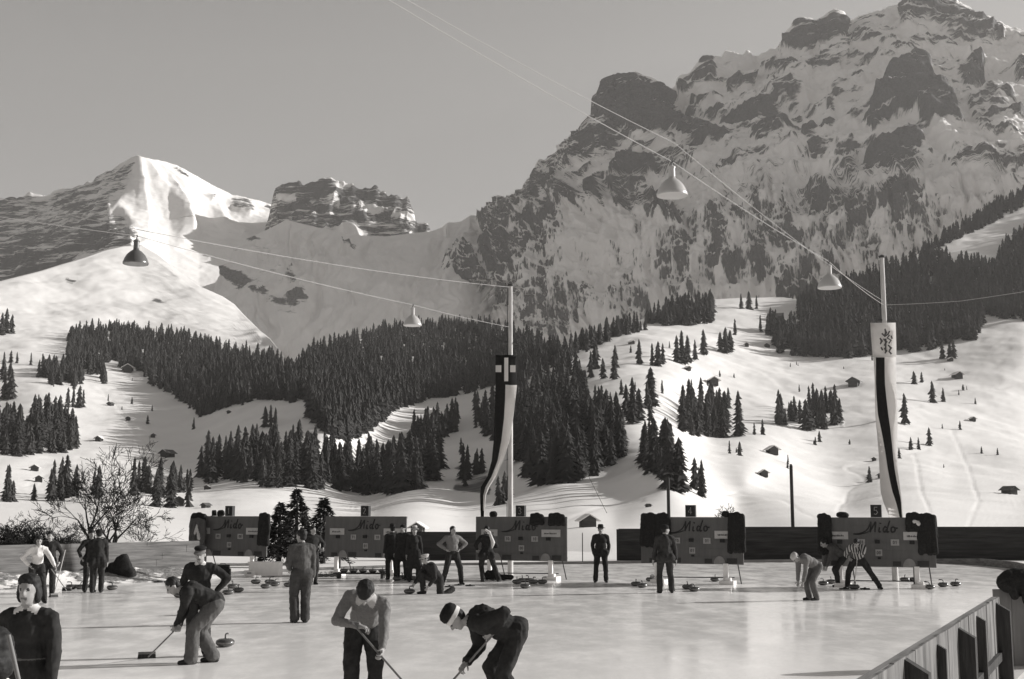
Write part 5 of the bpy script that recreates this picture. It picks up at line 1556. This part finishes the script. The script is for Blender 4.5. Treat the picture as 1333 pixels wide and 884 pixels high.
def hand_geo(wrist, d, n, th, s, curl, extra, m, right):
    """palm is in the prims; five fingers here"""
    d = d.normalized(); n = (n - d * n.dot(d)).normalized(); th = (th - d * th.dot(d) - n * th.dot(n)).normalized()
    def chain(p, dir_, lens, bends, r0, axis_n):
        pts = [p]; a = 0
        for L, b_ in zip(lens, bends):
            a += b_
            q = dir_ * math.cos(a) + axis_n * math.sin(a)
            pts.append(pts[-1] + q * L)
        mb = MB(); mb.tube(pts, [r0, r0 * .95, r0 * .88, r0 * .6], 6)
        extra.append((mb.v, mb.f, m))
    for k, (o, L) in enumerate(((.031, .072), (.011, .080), (-.010, .074), (-.030, .058))):
        chain(wrist + d * (.088 - abs(o) * .25) * s + th * o * s, (d + th * o * 1.6).normalized(), [L * s * .45, L * s * .32, L * s * .26], [curl * .35, curl * .55, curl * .45], .0092 * s, n)
    chain(wrist + d * .028 * s + th * .034 * s, (d * .65 + th * .75).normalized(), [.036 * s, .030 * s, .024 * s], [curl * .25, curl * .25, curl * .3], .0105 * s, (n * .8 - th * .5).normalized())

V = Vector
def person(label, x, y, H, face, pelvis=(0, 0, .93), lean=0, side=0, twist=0, head=(0, 0), feet=((.11, 0, 0), (-.11, 0, 0)), hands=None, elbows=None, knees=None, top=None, legs=None, shoe=None, sleeve=None, skin=None,
           hair='short', hat=None, hatmat=None, bandmat=None, coat_len=0, collar=None, voxel=.018, hem=True, curl=(.5, .5), belt=None, female=False, baggy=1.5, seed=0, wr=.022, group=None, glove=None, z=0.0, bulk=None):
    s = H / 1.75
    bk = bulk or (.98 if female else 1.06)
    top = top or M_JACKET; legs = legs or M_DARKTROUSER; shoe = shoe or M_SHOE; sleeve = sleeve or top; skin = skin or M_SKIN
    mats = [skin, top, legs, shoe, sleeve, collar or top, M_EYE, M_LIP, belt or legs, glove or skin]
    SK, TP, LG, SH, SL, CO, EY, LP, BL, GL = range(10)
    pel = V(pelvis) * s
    la, si, tw = math.radians(lean), math.radians(side), math.radians(twist)
    R = Matrix.Rotation(tw, 3, 'Z') @ Matrix.Rotation(si, 3, 'Y') @ Matrix.Rotation(-la, 3, 'X')      # lean forward tips z towards +y
    up, fw, rt = R @ V((0, 0, 1)), R @ V((0, 1, 0)), R @ V((1, 0, 0))
    Rh = Matrix.Rotation(tw * .4, 3, 'Z') @ Matrix.Rotation(si * .4, 3, 'Y') @ Matrix.Rotation(-la * .45, 3, 'X')
    back = math.sin(min(la, 1.2)) * .035
    sp = lambda t, f=0.0: pel + (up * t + fw * f) * s
    shw = .165 if female else .185
    pr = []
    A = pr.append
    # torso
    A(('ell', pel + Rh @ V((0, -.01, .0)) * s, Rh, (.168 * s, .128 * s, .135 * s), LG))
    A(('ell', sp(.15, -back), R, ((.14 if female else .166) * bk * s, .126 * bk * s, .17 * s), TP))
    A(('ell', sp(.33, -back * 1.3), R, ((.158 if female else .178) * bk * s, .128 * bk * s, .18 * s), TP))
    A(('cap', sp(.43, -.01) - rt * (shw - .045) * s, sp(.43, -.01) + rt * (shw - .045) * s, .080 * bk * s, .080 * bk * s, TP))
    A(('cap', sp(.44, 0) - rt * .07 * s, sp(.50, 0), .07 * s, .06 * s, CO)); A(('cap', sp(.44, 0) + rt * .07 * s, sp(.50, 0), .07 * s, .06 * s, CO))
    A(('cap', sp(.06, -.02), sp(.38, -.03 - back), .112 * (.9 if female else bk) * s, .118 * (.9 if female else bk) * s, TP))
    if female: A(('ell', sp(.30, .085), R, (.125 * s, .075 * s, .075 * s), TP))
    if hem: A(('ell', pel + Rh @ V((0, -.005, .03)) * s, Rh, (.182 * bk * s, .142 * bk * s, .13 * s), TP))
    if belt: A(('ell', pel + Rh @ V((0, 0, .115)) * s, Rh, (.158 * s, .125 * s, .022 * s), BL))
    if coat_len:
        for sx in (-.09, 0, .09):
            for sy in (-.05, .05): A(('cap', pel + V((sx, sy, .0)) * s, pel + V((sx * 1.5, sy * 1.5, -coat_len)) * s, .10 * s, .115 * s, TP))
    # neck and head
    hp, hy = math.radians(head[0]), math.radians(head[1])
    nb = sp(.49, .0)
    Rhd = Matrix.Rotation(tw * .7 + hy, 3, 'Z') @ Matrix.Rotation(si * .5, 3, 'Y') @ Matrix.Rotation(-(la * .75 + hp), 3, 'X')
    hu, hf, hr = Rhd @ V((0, 0, 1)), Rhd @ V((0, 1, 0)), Rhd @ V((1, 0, 0))
    nd = (up * .75 + hu * .45 + fw * .12).normalized()
    hc = nb + nd * .088 * s + hu * .065 * s + hf * .022 * s
    A(('cap', nb - up * .03 * s, hc - hu * .05 * s - hf * .015 * s, .06 * s, .052 * s, SK))
    A(('ell', hc + hu * .02 * s - hf * .008 * s, Rhd, (.074 * s, .094 * s, .093 * s), SK))
    A(('ell', hc - hu * .045 * s + hf * .022 * s, Rhd, (.058 * s, .066 * s, .072 * s), SK))
    A(('cap', hc - hu * .092 * s + hf * .058 * s, hc - hu * .088 * s + hf * .05 * s, .026 * s, .03 * s, SK))
    A(('cap', hc + hu * .012 * s + hf * .086 * s, hc - hu * .026 * s + hf * .108 * s, .011 * s, .018 * s, SK))
    for sx in (-1, 1):
        A(('ell', hc + hr * sx * .076 * s - hu * .012 * s - hf * .008 * s, Rhd, (.012 * s, .022 * s, .034 * s), SK))
        A(('ell', hc + hr * sx * .031 * s + hu * .006 * s + hf * .083 * s, Rhd, (.012 * s, .008 * s, .0065 * s), EY))
        A(('cap', hc + hr * sx * .018 * s + hu * .027 * s + hf * .089 * s, hc + hr * sx * .046 * s + hu * .024 * s + hf * .078 * s,   .0055 * s, .005 * s, SK))
    A(('cap', hc - hr * .02 * s - hu * .060 * s + hf * .083 * s, hc + hr * .02 * s - hu * .060 * s + hf * .083 * s, .009 * s, .009 * s, LP))
    # arms
    extra = []
    hands = hands or {}
    elbows = elbows or {}
    for nm, sx in (('R', 1), ('L', -1)):
        sh = sp(.425, -.01) + rt * sx * shw * s
        tgt = hands.get(nm)
        if tgt is None: tgt = (sx * .25, .06, .80 + (pelvis[2] - .93)); hint = V((sx * .2, -1, 0))
        else: hint = V((sx * .6, -.6, -.2))
        if nm in elbows: hint = V(elbows[nm])
        el, wr_ = ik(sh, V(tgt) * s, .285 * s, .255 * s, hint)
        A(('cap', sh, el, .068 * bk * s, .055 * bk * s, SL)); A(('cap', el, wr_ - (wr_ - el).normalized() * .02 * s, .055 * bk * s, .042 * bk * s, SL))
        d = (wr_ - el).normalized()
        A(('cap', wr_ - d * .02 * s, wr_ + d * .02 * s, .028 * s, .027 * s, GL))
        n = V((-sx, .15, 0)) if abs(d.z) > .6 else V((0, 0, -1))
        n = (n - d * n.dot(d)).normalized()
        th = V((0, 1, .2)) if abs(d.z) > .6 else V((-sx, .4, .5))
        th = (th - d * th.dot(d) - n * th.dot(n)).normalized()
        Rm = Matrix((th, d, n)).transposed()
        A(('ell', wr_ + d * .052 * s, Rm, (.042 * s, .054 * s, .019 * s), GL))
        hand_geo(wr_, d, n, th, s, curl[0] if nm == 'R' else curl[1], extra, GL, sx > 0)
    # legs
    for i, sx in ((0, 1), (1, -1)):
        hp_ = pel + Rh @ V((sx * .092, 0, -.02)) * s
        f = feet[i]
        fyaw = math.radians(f[3]) if len(f) > 3 else -sx * math.radians(9)
        an = V((f[0], f[1], f[2] + .085)) * s
        hint = V(knees[i]) if knees else V((sx * .15, 1, 0))
        kn, an = ik(hp_, an, .43 * s, .415 * s, hint)
        g = .012 * baggy
        A(('cap', hp_, kn, (.088 + g) * s, (.062 + g) * s, LG)); A(('cap', kn, an + V((0, 0, .0)), (.060 + g) * s, (.050 + g * 1.3) * s, LG))
        fd = V((-math.sin(fyaw), math.cos(fyaw), 0))
        fz = f[4] if len(f) > 4 else 0
        fd = (fd + V((0, 0, -fz))).normalized()
        b0 = an + V((0, 0, -.045)) * s
        A(('cap', b0 - fd * .045 * s, b0 + fd * .15 * s - V((0, 0, .012 * s)), .047 * s, .036 * s, SH))
        A(('cap', an, b0, .045 * s, .045 * s, SH))
    me = fuse(pr, voxel * s, mats, 2, wr * s, 7.5 / s, (TP, LG, SL), extra, 'person', floor=0.0, seed=seed)
    o = link('person', me)
    o.location = (x, y, z); o.rotation_euler = (0, 0, math.radians(face))
    tag(o, label, 'person', group)
    # hair and hat
    if hair:
        hp2 = [('ell', hc + hu * .038 * s - hf * .022 * s, Rhd, (.083 * s, .096 * s, .090 * s), 0), ('ell', hc + hu * .0 * s - hf * .045 * s, Rhd, (.074 * s, .066 * s, .085 * s), 0)]
        if hair == 'full': hp2 += [('ell', hc + hu * .05 * s - hf * .03 * s, Rhd, (.092 * s, .098 * s, .092 * s), 0), ('ell', hc + hu * .065 * s + hf * .02 * s, Rhd, (.072 * s, .075 * s, .055 * s), 0)]
        if hair == 'long': hp2 += [('ell', hc - hu * .03 * s - hf * .055 * s, Rhd, (.085 * s, .06 * s, .10 * s), 0), ('ell', hc + hu * .072 * s - hf * .008 * s, Rhd, (.084 * s, .09 * s, .058 * s), 0)] + [('ell', hc - hu * .03 * s + hr * sx * .07 * s - hf * .02 * s, Rhd, (.025 * s, .045 * s, .08 * s), 0) for sx in (-1, 1)]
        hm_ = fuse(hp2, .011 * s, [M_HAIR], 1, .014 * s, 32 / s, (0,), name='hair', seed=seed)
        link('hair', hm_, o)
    if hat:
        T = Matrix.Translation(hc) @ Rhd.to_4x4() @ Matrix.Scale(s, 4)
        hb_ = MB(); hatm = [hatmat or M_FELT, bandmat or M_FELT]
        if hat == 'fedora':
            T2_ = T @ Matrix.Translation((0, -.005, .062)) @ Matrix.Scale(1.18, 4, V((0, 1, 0)))
            hb_.lathe([(.082, -.012), (.138, -.014), (.142, -.004), (.088, .006)], 22, T2_)
            hb_.mi = 1; hb_.lathe([(.0885, .004), (.087, .034)], 22, T2_); hb_.mi = 0
            hb_.lathe([(.087, .034), (.080, .085), (.06, .105), (.02, .098), (0, .094)], 22, T2_)
        elif hat == 'cap':
            T2_ = T @ Matrix.Translation((0, -.012, .06)) @ Matrix.Scale(1.16, 4, V((0, 1, 0)))
            hb_.mi = 1; hb_.lathe([(.083, -.02), (.085, .015)], 22, T2_); hb_.mi = 0
            hb_.lathe([(.085, .015), (.098, .04), (.085, .062), (.03, .07), (0, .07)], 22, T2_)
            vs = []
            for k in range(9):
                a = math.radians(25 + 130 * k / 8)
                vs.append((.084 * math.cos(a), .084 * math.sin(a), -.012)); vs.append((.10 * math.cos(a), .155 * math.sin(a), -.032))
            n0 = len(vs); vs += [(p[0], p[1], p[2] + .008) for p in vs]
            fs = []
            for k in range(8):
                fs += [(2 * k, 2 * k + 1, 2 * k + 3, 2 * k + 2), (n0 + 2 * k, n0 + 2 * k + 2, n0 + 2 * k + 3, n0 + 2 * k + 1), (2 * k + 1, n0 + 2 * k + 1, n0 + 2 * k + 3, 2 * k + 3)]
            hb_.mi = 1; hb_.add(vs, fs, T2_)
        elif hat == 'band':         # dark cap with a broad pale band
            T2_ = T @ Matrix.Translation((0, -.012, .045)) @ Matrix.Scale(1.18, 4, V((0, 1, 0)))
            hb_.mi = 1; hb_.lathe([(.082, -.035), (.094, -.03), (.096, .012), (.088, .016)], 22, T2_); hb_.mi = 0
            hb_.lathe([(.088, .014), (.098, .035), (.09, .085), (.06, .115), (0, .125)], 22, T2_)
        else:                       # beret or knitted cap
            T2_ = T @ Matrix.Translation((0, -.018, .04)) @ Matrix.Scale(1.16, 4, V((0, 1, 0)))
            hb_.lathe([(.080, -.03), (.088, -.02), (.092, .02), (.086, .055), (.05, .083), (0, .09)], 22, T2_)
        hb_.build('hat', hatm, o, True)
    return o

def rot2(x, y, a):
    a = math.radians(a); return (x * math.cos(a) - y * math.sin(a), x * math.sin(a) + y * math.cos(a))
def local(pt, x, y, face, H):
    """world point -> units of the person's own frame"""
    dx, dy = rot2(pt[0] - x, pt[1] - y, -face); s = H / 1.75
    return (dx / s, dy / s, pt[2] / s)
def X(u, D): return (u - CX) / FPX * D

def broom(a, b, label, m=None, head_w=.24, group='curling brooms'):
    """from the upper end a of its stick down to the brush at b"""
    a, b = V(a), V(b)
    t = empty('broom', b, 0, label, 'broom', group)
    d = a - b
    mb = MB(); mb.tube([d.normalized() * .06, d * .5, d], [.0115, .0115, .010], 8); mb.build('handle', m or M_BROOMWOOD, t, True)
    ax = V((-d.y, d.x, 0)); ax = ax.normalized() if ax.length > 1e-3 else V((1, 0, 0))
    ax = (ax * .8 + V((d.x, d.y, 0)).normalized() * .35 * (V((d.x, d.y, 0)).length > .05)).normalized()
    Rm = Matrix((ax, V((0, 0, 1)).cross(ax), V((0, 0, 1)))).transposed()
    mb = MB(); mb.box((0, 0, .075), (head_w, .06, .03), None, None); hb_ = mb.build('head', M_BROOMWOOD, t)
    hb_.rotation_euler = Rm.to_euler()
    mb = MB()
    h2 = head_w / 2
    for j in range(6):
        xa, xb = -h2 + head_w * j / 6, -h2 + head_w * (j + 1) / 6
        mb.add([(xa, -.022, .062), (xb, -.022, .062), (xb, .022, .062), (xa, .022, .062), (xa * 1.06, -.034, .001), (xb * 1.06, -.034, .001), (xb * 1.06, .034, .001), (xa * 1.06, .034, .001)], [(0, 1, 2, 3), (4, 5, 6, 7), (0, 1, 5, 4), (2, 3, 7, 6), (1, 2, 6, 5), (0, 3, 7, 4)])
    mb.build('bristles', M_BRISTLE, hb_)
    return t
HIP_R, HIP_L = (.215, .04, 1.0), (-.215, .04, 1.0)
OUT_R, OUT_L = (1, -.15, .1), (-1, -.15, .1)

# --- bottom left corner
x, y, H, f = X(51, 9.5), 9.5, 1.68, 172
person('person in dark sweater with white collar, hand on hip, near the lower left corner', x, y, H, f, head=(2, 8), hands={'R': (.25, .0, .98), 'L': (-.25, .06, .80)}, elbows={'R': (1, -.1, .25)},
       collar=M_WHITECLOTH, hair='long', bulk=.97, voxel=.012, belt=M_GREYTROUSER, curl=(.7, .35), seed=1, wr=.026)
x, y, H, f = X(12, 5.6), 5.6, 1.635, 50
person('dark-haired person seen from behind, cut off by the lower left corner', x, y, H, f, head=(4, 20), hair='long', female=True, collar=M_WHITECLOTH, voxel=.013, seed=2)
broom(P(11, 827, 5.35), (X(170, 5.1), 5.1, 0), 'broom slanting down past the dark-haired person in the corner', m=M_BROOMWOOD)

# --- nearest two sweepers
x, y, H, f = X(478, 13), 13.0, 1.75, 188
hr_, hl_ = P(467, 815, 12.62), P(497.5, 850, 12.45)
person('sweeper in a grey sweater bending over his broom in the foreground', x, y, H, f, pelvis=(0, -.13, .90), lean=46, side=-12, twist=-8, bulk=.93, head=(34, -6), feet=((.12, -.02, 0), (-.12, .05, 0)),
       hands={'R': local(hr_, x, y, f, H), 'L': local(hl_, x, y, f, H)}, elbows={'R': (1, -.5, .1), 'L': (-.8, -.6, 0)}, top=M_GREYKNIT, collar=M_LIGHTWOOL, legs=M_DARKTROUSER, hair='full', voxel=.011, hem=False, belt=M_JACKET, curl=(1.5, 1.5), seed=3, wr=.026)
dirb = hl_ - hr_; hb0 = hr_ - dirb * .25 + V((0, -.05, -.03))
k_ = hb0.z / -dirb.z
broom(hb0, hb0 + dirb * k_, 'broom held by the bending sweeper in the grey sweater')
x, y, H, f = X(646, 13.2), 13.2, 1.76, 97
hl_, hr_ = P(640, 822, 13.05), P(607, 862, 13.25)
person('sweeper in dark jacket and pale-banded cap, bent low in the foreground', x, y, H, f, pelvis=(0, -.20, .83), lean=76, twist=4, bulk=1.2, head=(4, 0), feet=((.10, -.10, 0), (-.13, -.30, 0)),
       hands={'L': local(hl_, x, y, f, H), 'R': local(hr_, x, y, f, H)}, elbows={'L': (-.12, -1, .42), 'R': (.6, -.7, .2)}, top=M_JACKET, legs=M_DARKTROUSER, hat='band', bandmat=M_WHITECLOTH, hair='short', voxel=.011, curl=(1.5, 1.5), seed=4, glove=None, wr=.026)
a_, dirb = hl_.copy(), hr_ - hl_
k_ = a_.z / -dirb.z
broom(a_ - dirb * .08 + V((0, .0, -.05)), a_ + dirb * k_, 'broom held by the sweeper with the banded cap')

# --- sweeper with grey trousers and the man in the peaked cap behind him
x, y, H, f = X(271, 17.55), 17.55, 1.72, 100
hl_ = P(226, 822, 17.5)
person('bent sweeper in a dark pullover and light grey trousers, reaching his broom to the left', x, y, H, f, pelvis=(0, -.18, .83), lean=68, twist=8, head=(-8, 4), feet=((.10, -.17, 0), (-.11, .12, 0)),
       hands={'L': local(hl_, x, y, f, H), 'R': local(P(191, 857, 17.3) * 0 + (G(191, 857) + (hl_ - G(191, 857)) * 1.22), x, y, f, H)}, elbows={'L': (-.5, -.6, -.2)}, top=M_JACKET, legs=M_GREYTROUSER, hair='short', voxel=.013, curl=(1.4, 1.4), seed=5, baggy=2.8, wr=.026)
bb = G(191, 857); d_ = hl_ - bb
broom(bb + d_ * 1.28, bb, 'broom of the bent sweeper with the light grey trousers')
x, y, H, f = X(268, 18.4), 18.4, 1.64, 186
person('man in a peaked cap and dark jacket with hand on hip behind the bent sweeper', x, y, H, f, lean=6, head=(6, -4), hands={'L': (-.26, .06, 1.0), 'R': (.25, .1, .85)}, elbows={'L': (-1, -.1, .0)}, collar=M_WHITECLOTH, hat='cap', bandmat=M_GREYKNIT, hair='short', voxel=.013, legs=M_SUIT, seed=6)

# --- man seen from behind, and his companion
x, y, H, f = X(397, 23.8), 23.8, 1.80, 22
person('tall man in grey-brown trousers seen from behind in mid rink', x, y, H, f, head=(4, 35), hands={'L': local(P(377, 741, 23.9), x, y, f, H), 'R': (.24, .10, .80)}, feet=((.09, .0, 0), (-.10, .04, 0)), top=M_MIDKNIT, legs=M_MIDTROUSER, hair='full', voxel=.014, hem=False, seed=7, baggy=2.2, wr=.026, elbows={'L': (-.5, -1, -.2)})
x, y, H, f = X(410, 36.0), 36.0, 1.72, 205
person('man in a dark jacket facing us just right of the tall man seen from behind', x, y, H, f, hands={'L': (-.3, .1, 1.05)}, head=(0, 20), hair='short', voxel=.02, seed=8)

# --- left group
x, y, H, f = X(58, 28.7), 28.7, 1.60, 205
hl_ = P(80, 753, 28.5)
person('woman in a white blouse and dark trousers leaning on her broom at the left', x, y, H, f, lean=14, hands={'L': local(hl_, x, y, f, H), 'R': (.20, .12, .95)}, elbows={'R': (1, -.4, 0), 'L': (-.6, -.6, .2)}, top=M_WHITECLOTH, legs=M_DARKTROUSER, female=True, hair='long', voxel=.015, hem=False, feet=((.10, -.05, 0), (-.2, .22, 0)), curl=(.6, 1.4), seed=9, wr=.026)
broom(hl_ + V((-.25, 0, .22)), G(87, 769) , 'broom held by the woman in the white blouse')
x, y, H, f = X(73, 31), 31, 1.64, 195
person('man in a dark jacket standing right behind the woman in the white blouse', x, y, H, f, hands={'L': (-.27, .12, .9)}, hair='short', voxel=.018, seed=10, lean=3)
broom(P(85, 716, 30.8), (X(81, 30.8), 30.8, .0), 'pale broom held upright by the man behind the woman in white', m=M_BROOMPALE)
x, y, H, f = X(125.5, 32.7), 32.7, 1.66, 215
person('left one of the dark couple standing under the bare tree', x, y, H, f, hands={'R': (.3, .2, .95), 'L': (-.2, .2, .95)}, hair='full', voxel=.018, seed=11, female=True, coat_len=.12)
x, y, H, f = X(135.5, 32.4), 32.4, 1.68, 20
person('right one of the dark couple under the bare tree, pale hand at the side', x, y, H, f, hair='short', hat='beanie', voxel=.018, seed=12, coat_len=.15, head=(0, 20))
broom(P(118, 716, 32.5), G(107, 766), 'longer of the two brooms left of the dark couple')
broom(P(127, 741, 32.2), G(113, 765), 'shorter of the two brooms left of the dark couple')

# --- group before the second board
for (u, D, H, f, lab, kw) in [(513, 38.6, 1.72, 20, 'leftmost dark man of the standing group, seen from behind', dict(hat='fedora', coat_len=.2)), (526.5, 38.3, 1.74, 160, 'dark man in the middle of the standing group', dict(hat='beanie', coat_len=.25)),
                              (541, 37.4, 1.68, 190, 'person in a long dark coat and pale hat, right of the standing group', dict(hat='fedora', hatmat=M_LIGHTWOOL, bandmat=M_FELT, coat_len=.42, female=True))]:
    person(lab, X(u, D), D, H, f, hair='short', voxel=.02, seed=int(u), feet=((.14, .03, 0), (-.13, 0, 0)), **kw)
x, y, H, f = X(566, 32), 32.0, 1.74, 125
person('player in a pale cap crouching to set down a stone', x, y, H, f, pelvis=(0, -.12, .36), lean=38, head=(-20, 0), feet=((.13, .22, 0), (-.12, -.50, .02, 0, .6)), knees=((.1, 1, .4), (-.1, .3, -1)), hands={'R': local(P(535, 767, 31.8), x, y, f, H), 'L': (-.2, .25, .22)}, hat='cap', hatmat=M_LIGHTWOOL, bandmat=M_LIGHTWOOL, hair='short', voxel=.017, seed=15, curl=(1.2, .5), glove=M_SKIN)
x, y, H, f = X(590, 36), 36.0, 1.75, 200
person('man in a light shirt with both hands on his hips and legs apart', x, y, H, f, head=(0, 22), hands={'R': HIP_R, 'L': HIP_L}, elbows={'R': OUT_R, 'L': OUT_L}, feet=((.27, -.04, 0), (-.25, .08, 0)), pelvis=(0, 0, .90), top=M_GREYKNIT, legs=M_DARKTROUSER, hair='short', voxel=.016, hem=False, curl=(.7, .7), seed=16, wr=.026)
x, y, H, f = X(632, 37.3), 37.3, 1.76, 15
o = person('dark-clad man with a white scarf standing below the twisted banner tip', x, y, H, f, head=(0, 10), feet=((.42, .0, 0, -40), (-.06, 0, 0)), pelvis=(.05, 0, .88), hands={'R': (.2, .2, 1.0), 'L': (-.22, .12, .95)}, hair='short', voxel=.018, seed=17, coat_len=.1)
me = fuse([('cap', (.10, -.15, 1.46), (.20, -.17, 1.16), .035, .06, 0), ('cap', (.20, -.17, 1.16), (.17, -.16, .98), .06, .015, 0), ('cap', (.10, -.12, 1.47), (.0, -.08, 1.53), .04, .04, 0)], .015, [M_WHITECLOTH], 2, .01, 12, (0,), name='scarf')
link('scarf', me, o)

# --- middle and right
x, y, H, f = X(780.5, 37), 37.0, 1.72, 178
person('man in a dark suit and hat standing alone in the gap between two scoreboards', x, y, H, f, hands={'R': (.22, -.06, .86), 'L': (-.22, -.06, .86)}, elbows={'R': (.5, -1, 0), 'L': (-.5, -1, 0)}, feet=((.17, 0, 0), (-.15, 0, 0)), top=M_JACKET, legs=M_JACKET, hair='short', hat='fedora', voxel=.016, seed=18, coat_len=.05)
x, y, H, f = X(863, 32.3), 32.3, 1.80, 6
person('man in a dark suit and beret seen from behind before a scoreboard', x, y, H, f, head=(0, -75), feet=((.16, .0, 0), (-.15, 0, 0)), hands={'R': (.29, .06, .82), 'L': (-.29, .06, .82)}, top=M_SUIT, legs=M_SUIT, hair='short', hat='beanie', voxel=.015, seed=19, baggy=1.5, wr=.026, coat_len=.06)
x, y, H, f = X(1051, 29.7), 29.7, 1.64, 110
person('player in a grey sweater bending far down at the right of the rink', x, y, H, f, pelvis=(0, -.12, .86), lean=70, head=(8, 0), feet=((.09, .05, 0), (-.09, -.04, 0)), hands={'R': (.15, .34, .34), 'L': (-.16, .42, .30)}, top=M_GREYKNIT, legs=M_GREYTROUSER, hair='pale', hat='beanie', hatmat=M_LIGHTWOOL, voxel=.015, hem=False, seed=20)
x, y, H, f = X(1112, 34), 34.0, 1.72, 150
hl_ = P(1116, 719, 33.75)
person('player in a striped sweater, legs wide, sweeping before the rightmost scoreboard', x, y, H, f, pelvis=(.05, -.05, .82), lean=44, twist=10, head=(15, 10), feet=((.36, .0, 0), (-.50, -.1, 0, 40)), hands={'L': local(hl_, x, y, f, H), 'R': (.2, .35, .85)}, elbows={'L': (-1, -.2, .6)}, top=M_STRIPE, legs=M_DARKTROUSER, hair='short', voxel=.015, hem=False, seed=21, curl=(.8, 1.4))
broom(hl_ + V((.02, -.06, .16)), G(1112, 765), 'pale broom held upright by the player in the striped sweater', m=M_BROOMPALE)
x, y, H, f = X(1086, 35), 35.0, 1.72, 95
person('player in dark clothes bending down behind the striped one', x, y, H, f, pelvis=(0, -.1, .86), lean=58, head=(-15, 0), hands={'L': (-.1, .45, .40), 'R': (.15, .4, .5)}, top=M_MIDKNIT, legs=M_DARKTROUSER, hair='pale', voxel=.017, seed=22, feet=((.11, -.05, 0), (-.11, .1, 0)))
# ================================================================== AIR
hm = bpy.data.materials.new('haze'); hm.use_nodes = True
nt = hm.node_tree
for n in list(nt.nodes):
    if n.type == 'BSDF_PRINCIPLED': nt.nodes.remove(n)
pv = nt.nodes.new('ShaderNodeVolumePrincipled')
pv.inputs['Color'].default_value = col(0.97)
pv.inputs['Density'].default_value = 3.0e-5
pv.inputs['Anisotropy'].default_value = 0.2
nt.links.new(pv.outputs[0], nt.nodes['Material Output'].inputs['Volume'])
hb = MB(); hb.box((0, 4200, 1650), (12400, 8900, 3304))
haze = hb.build('haze', hm)
tag(haze, None, kind='stuff')
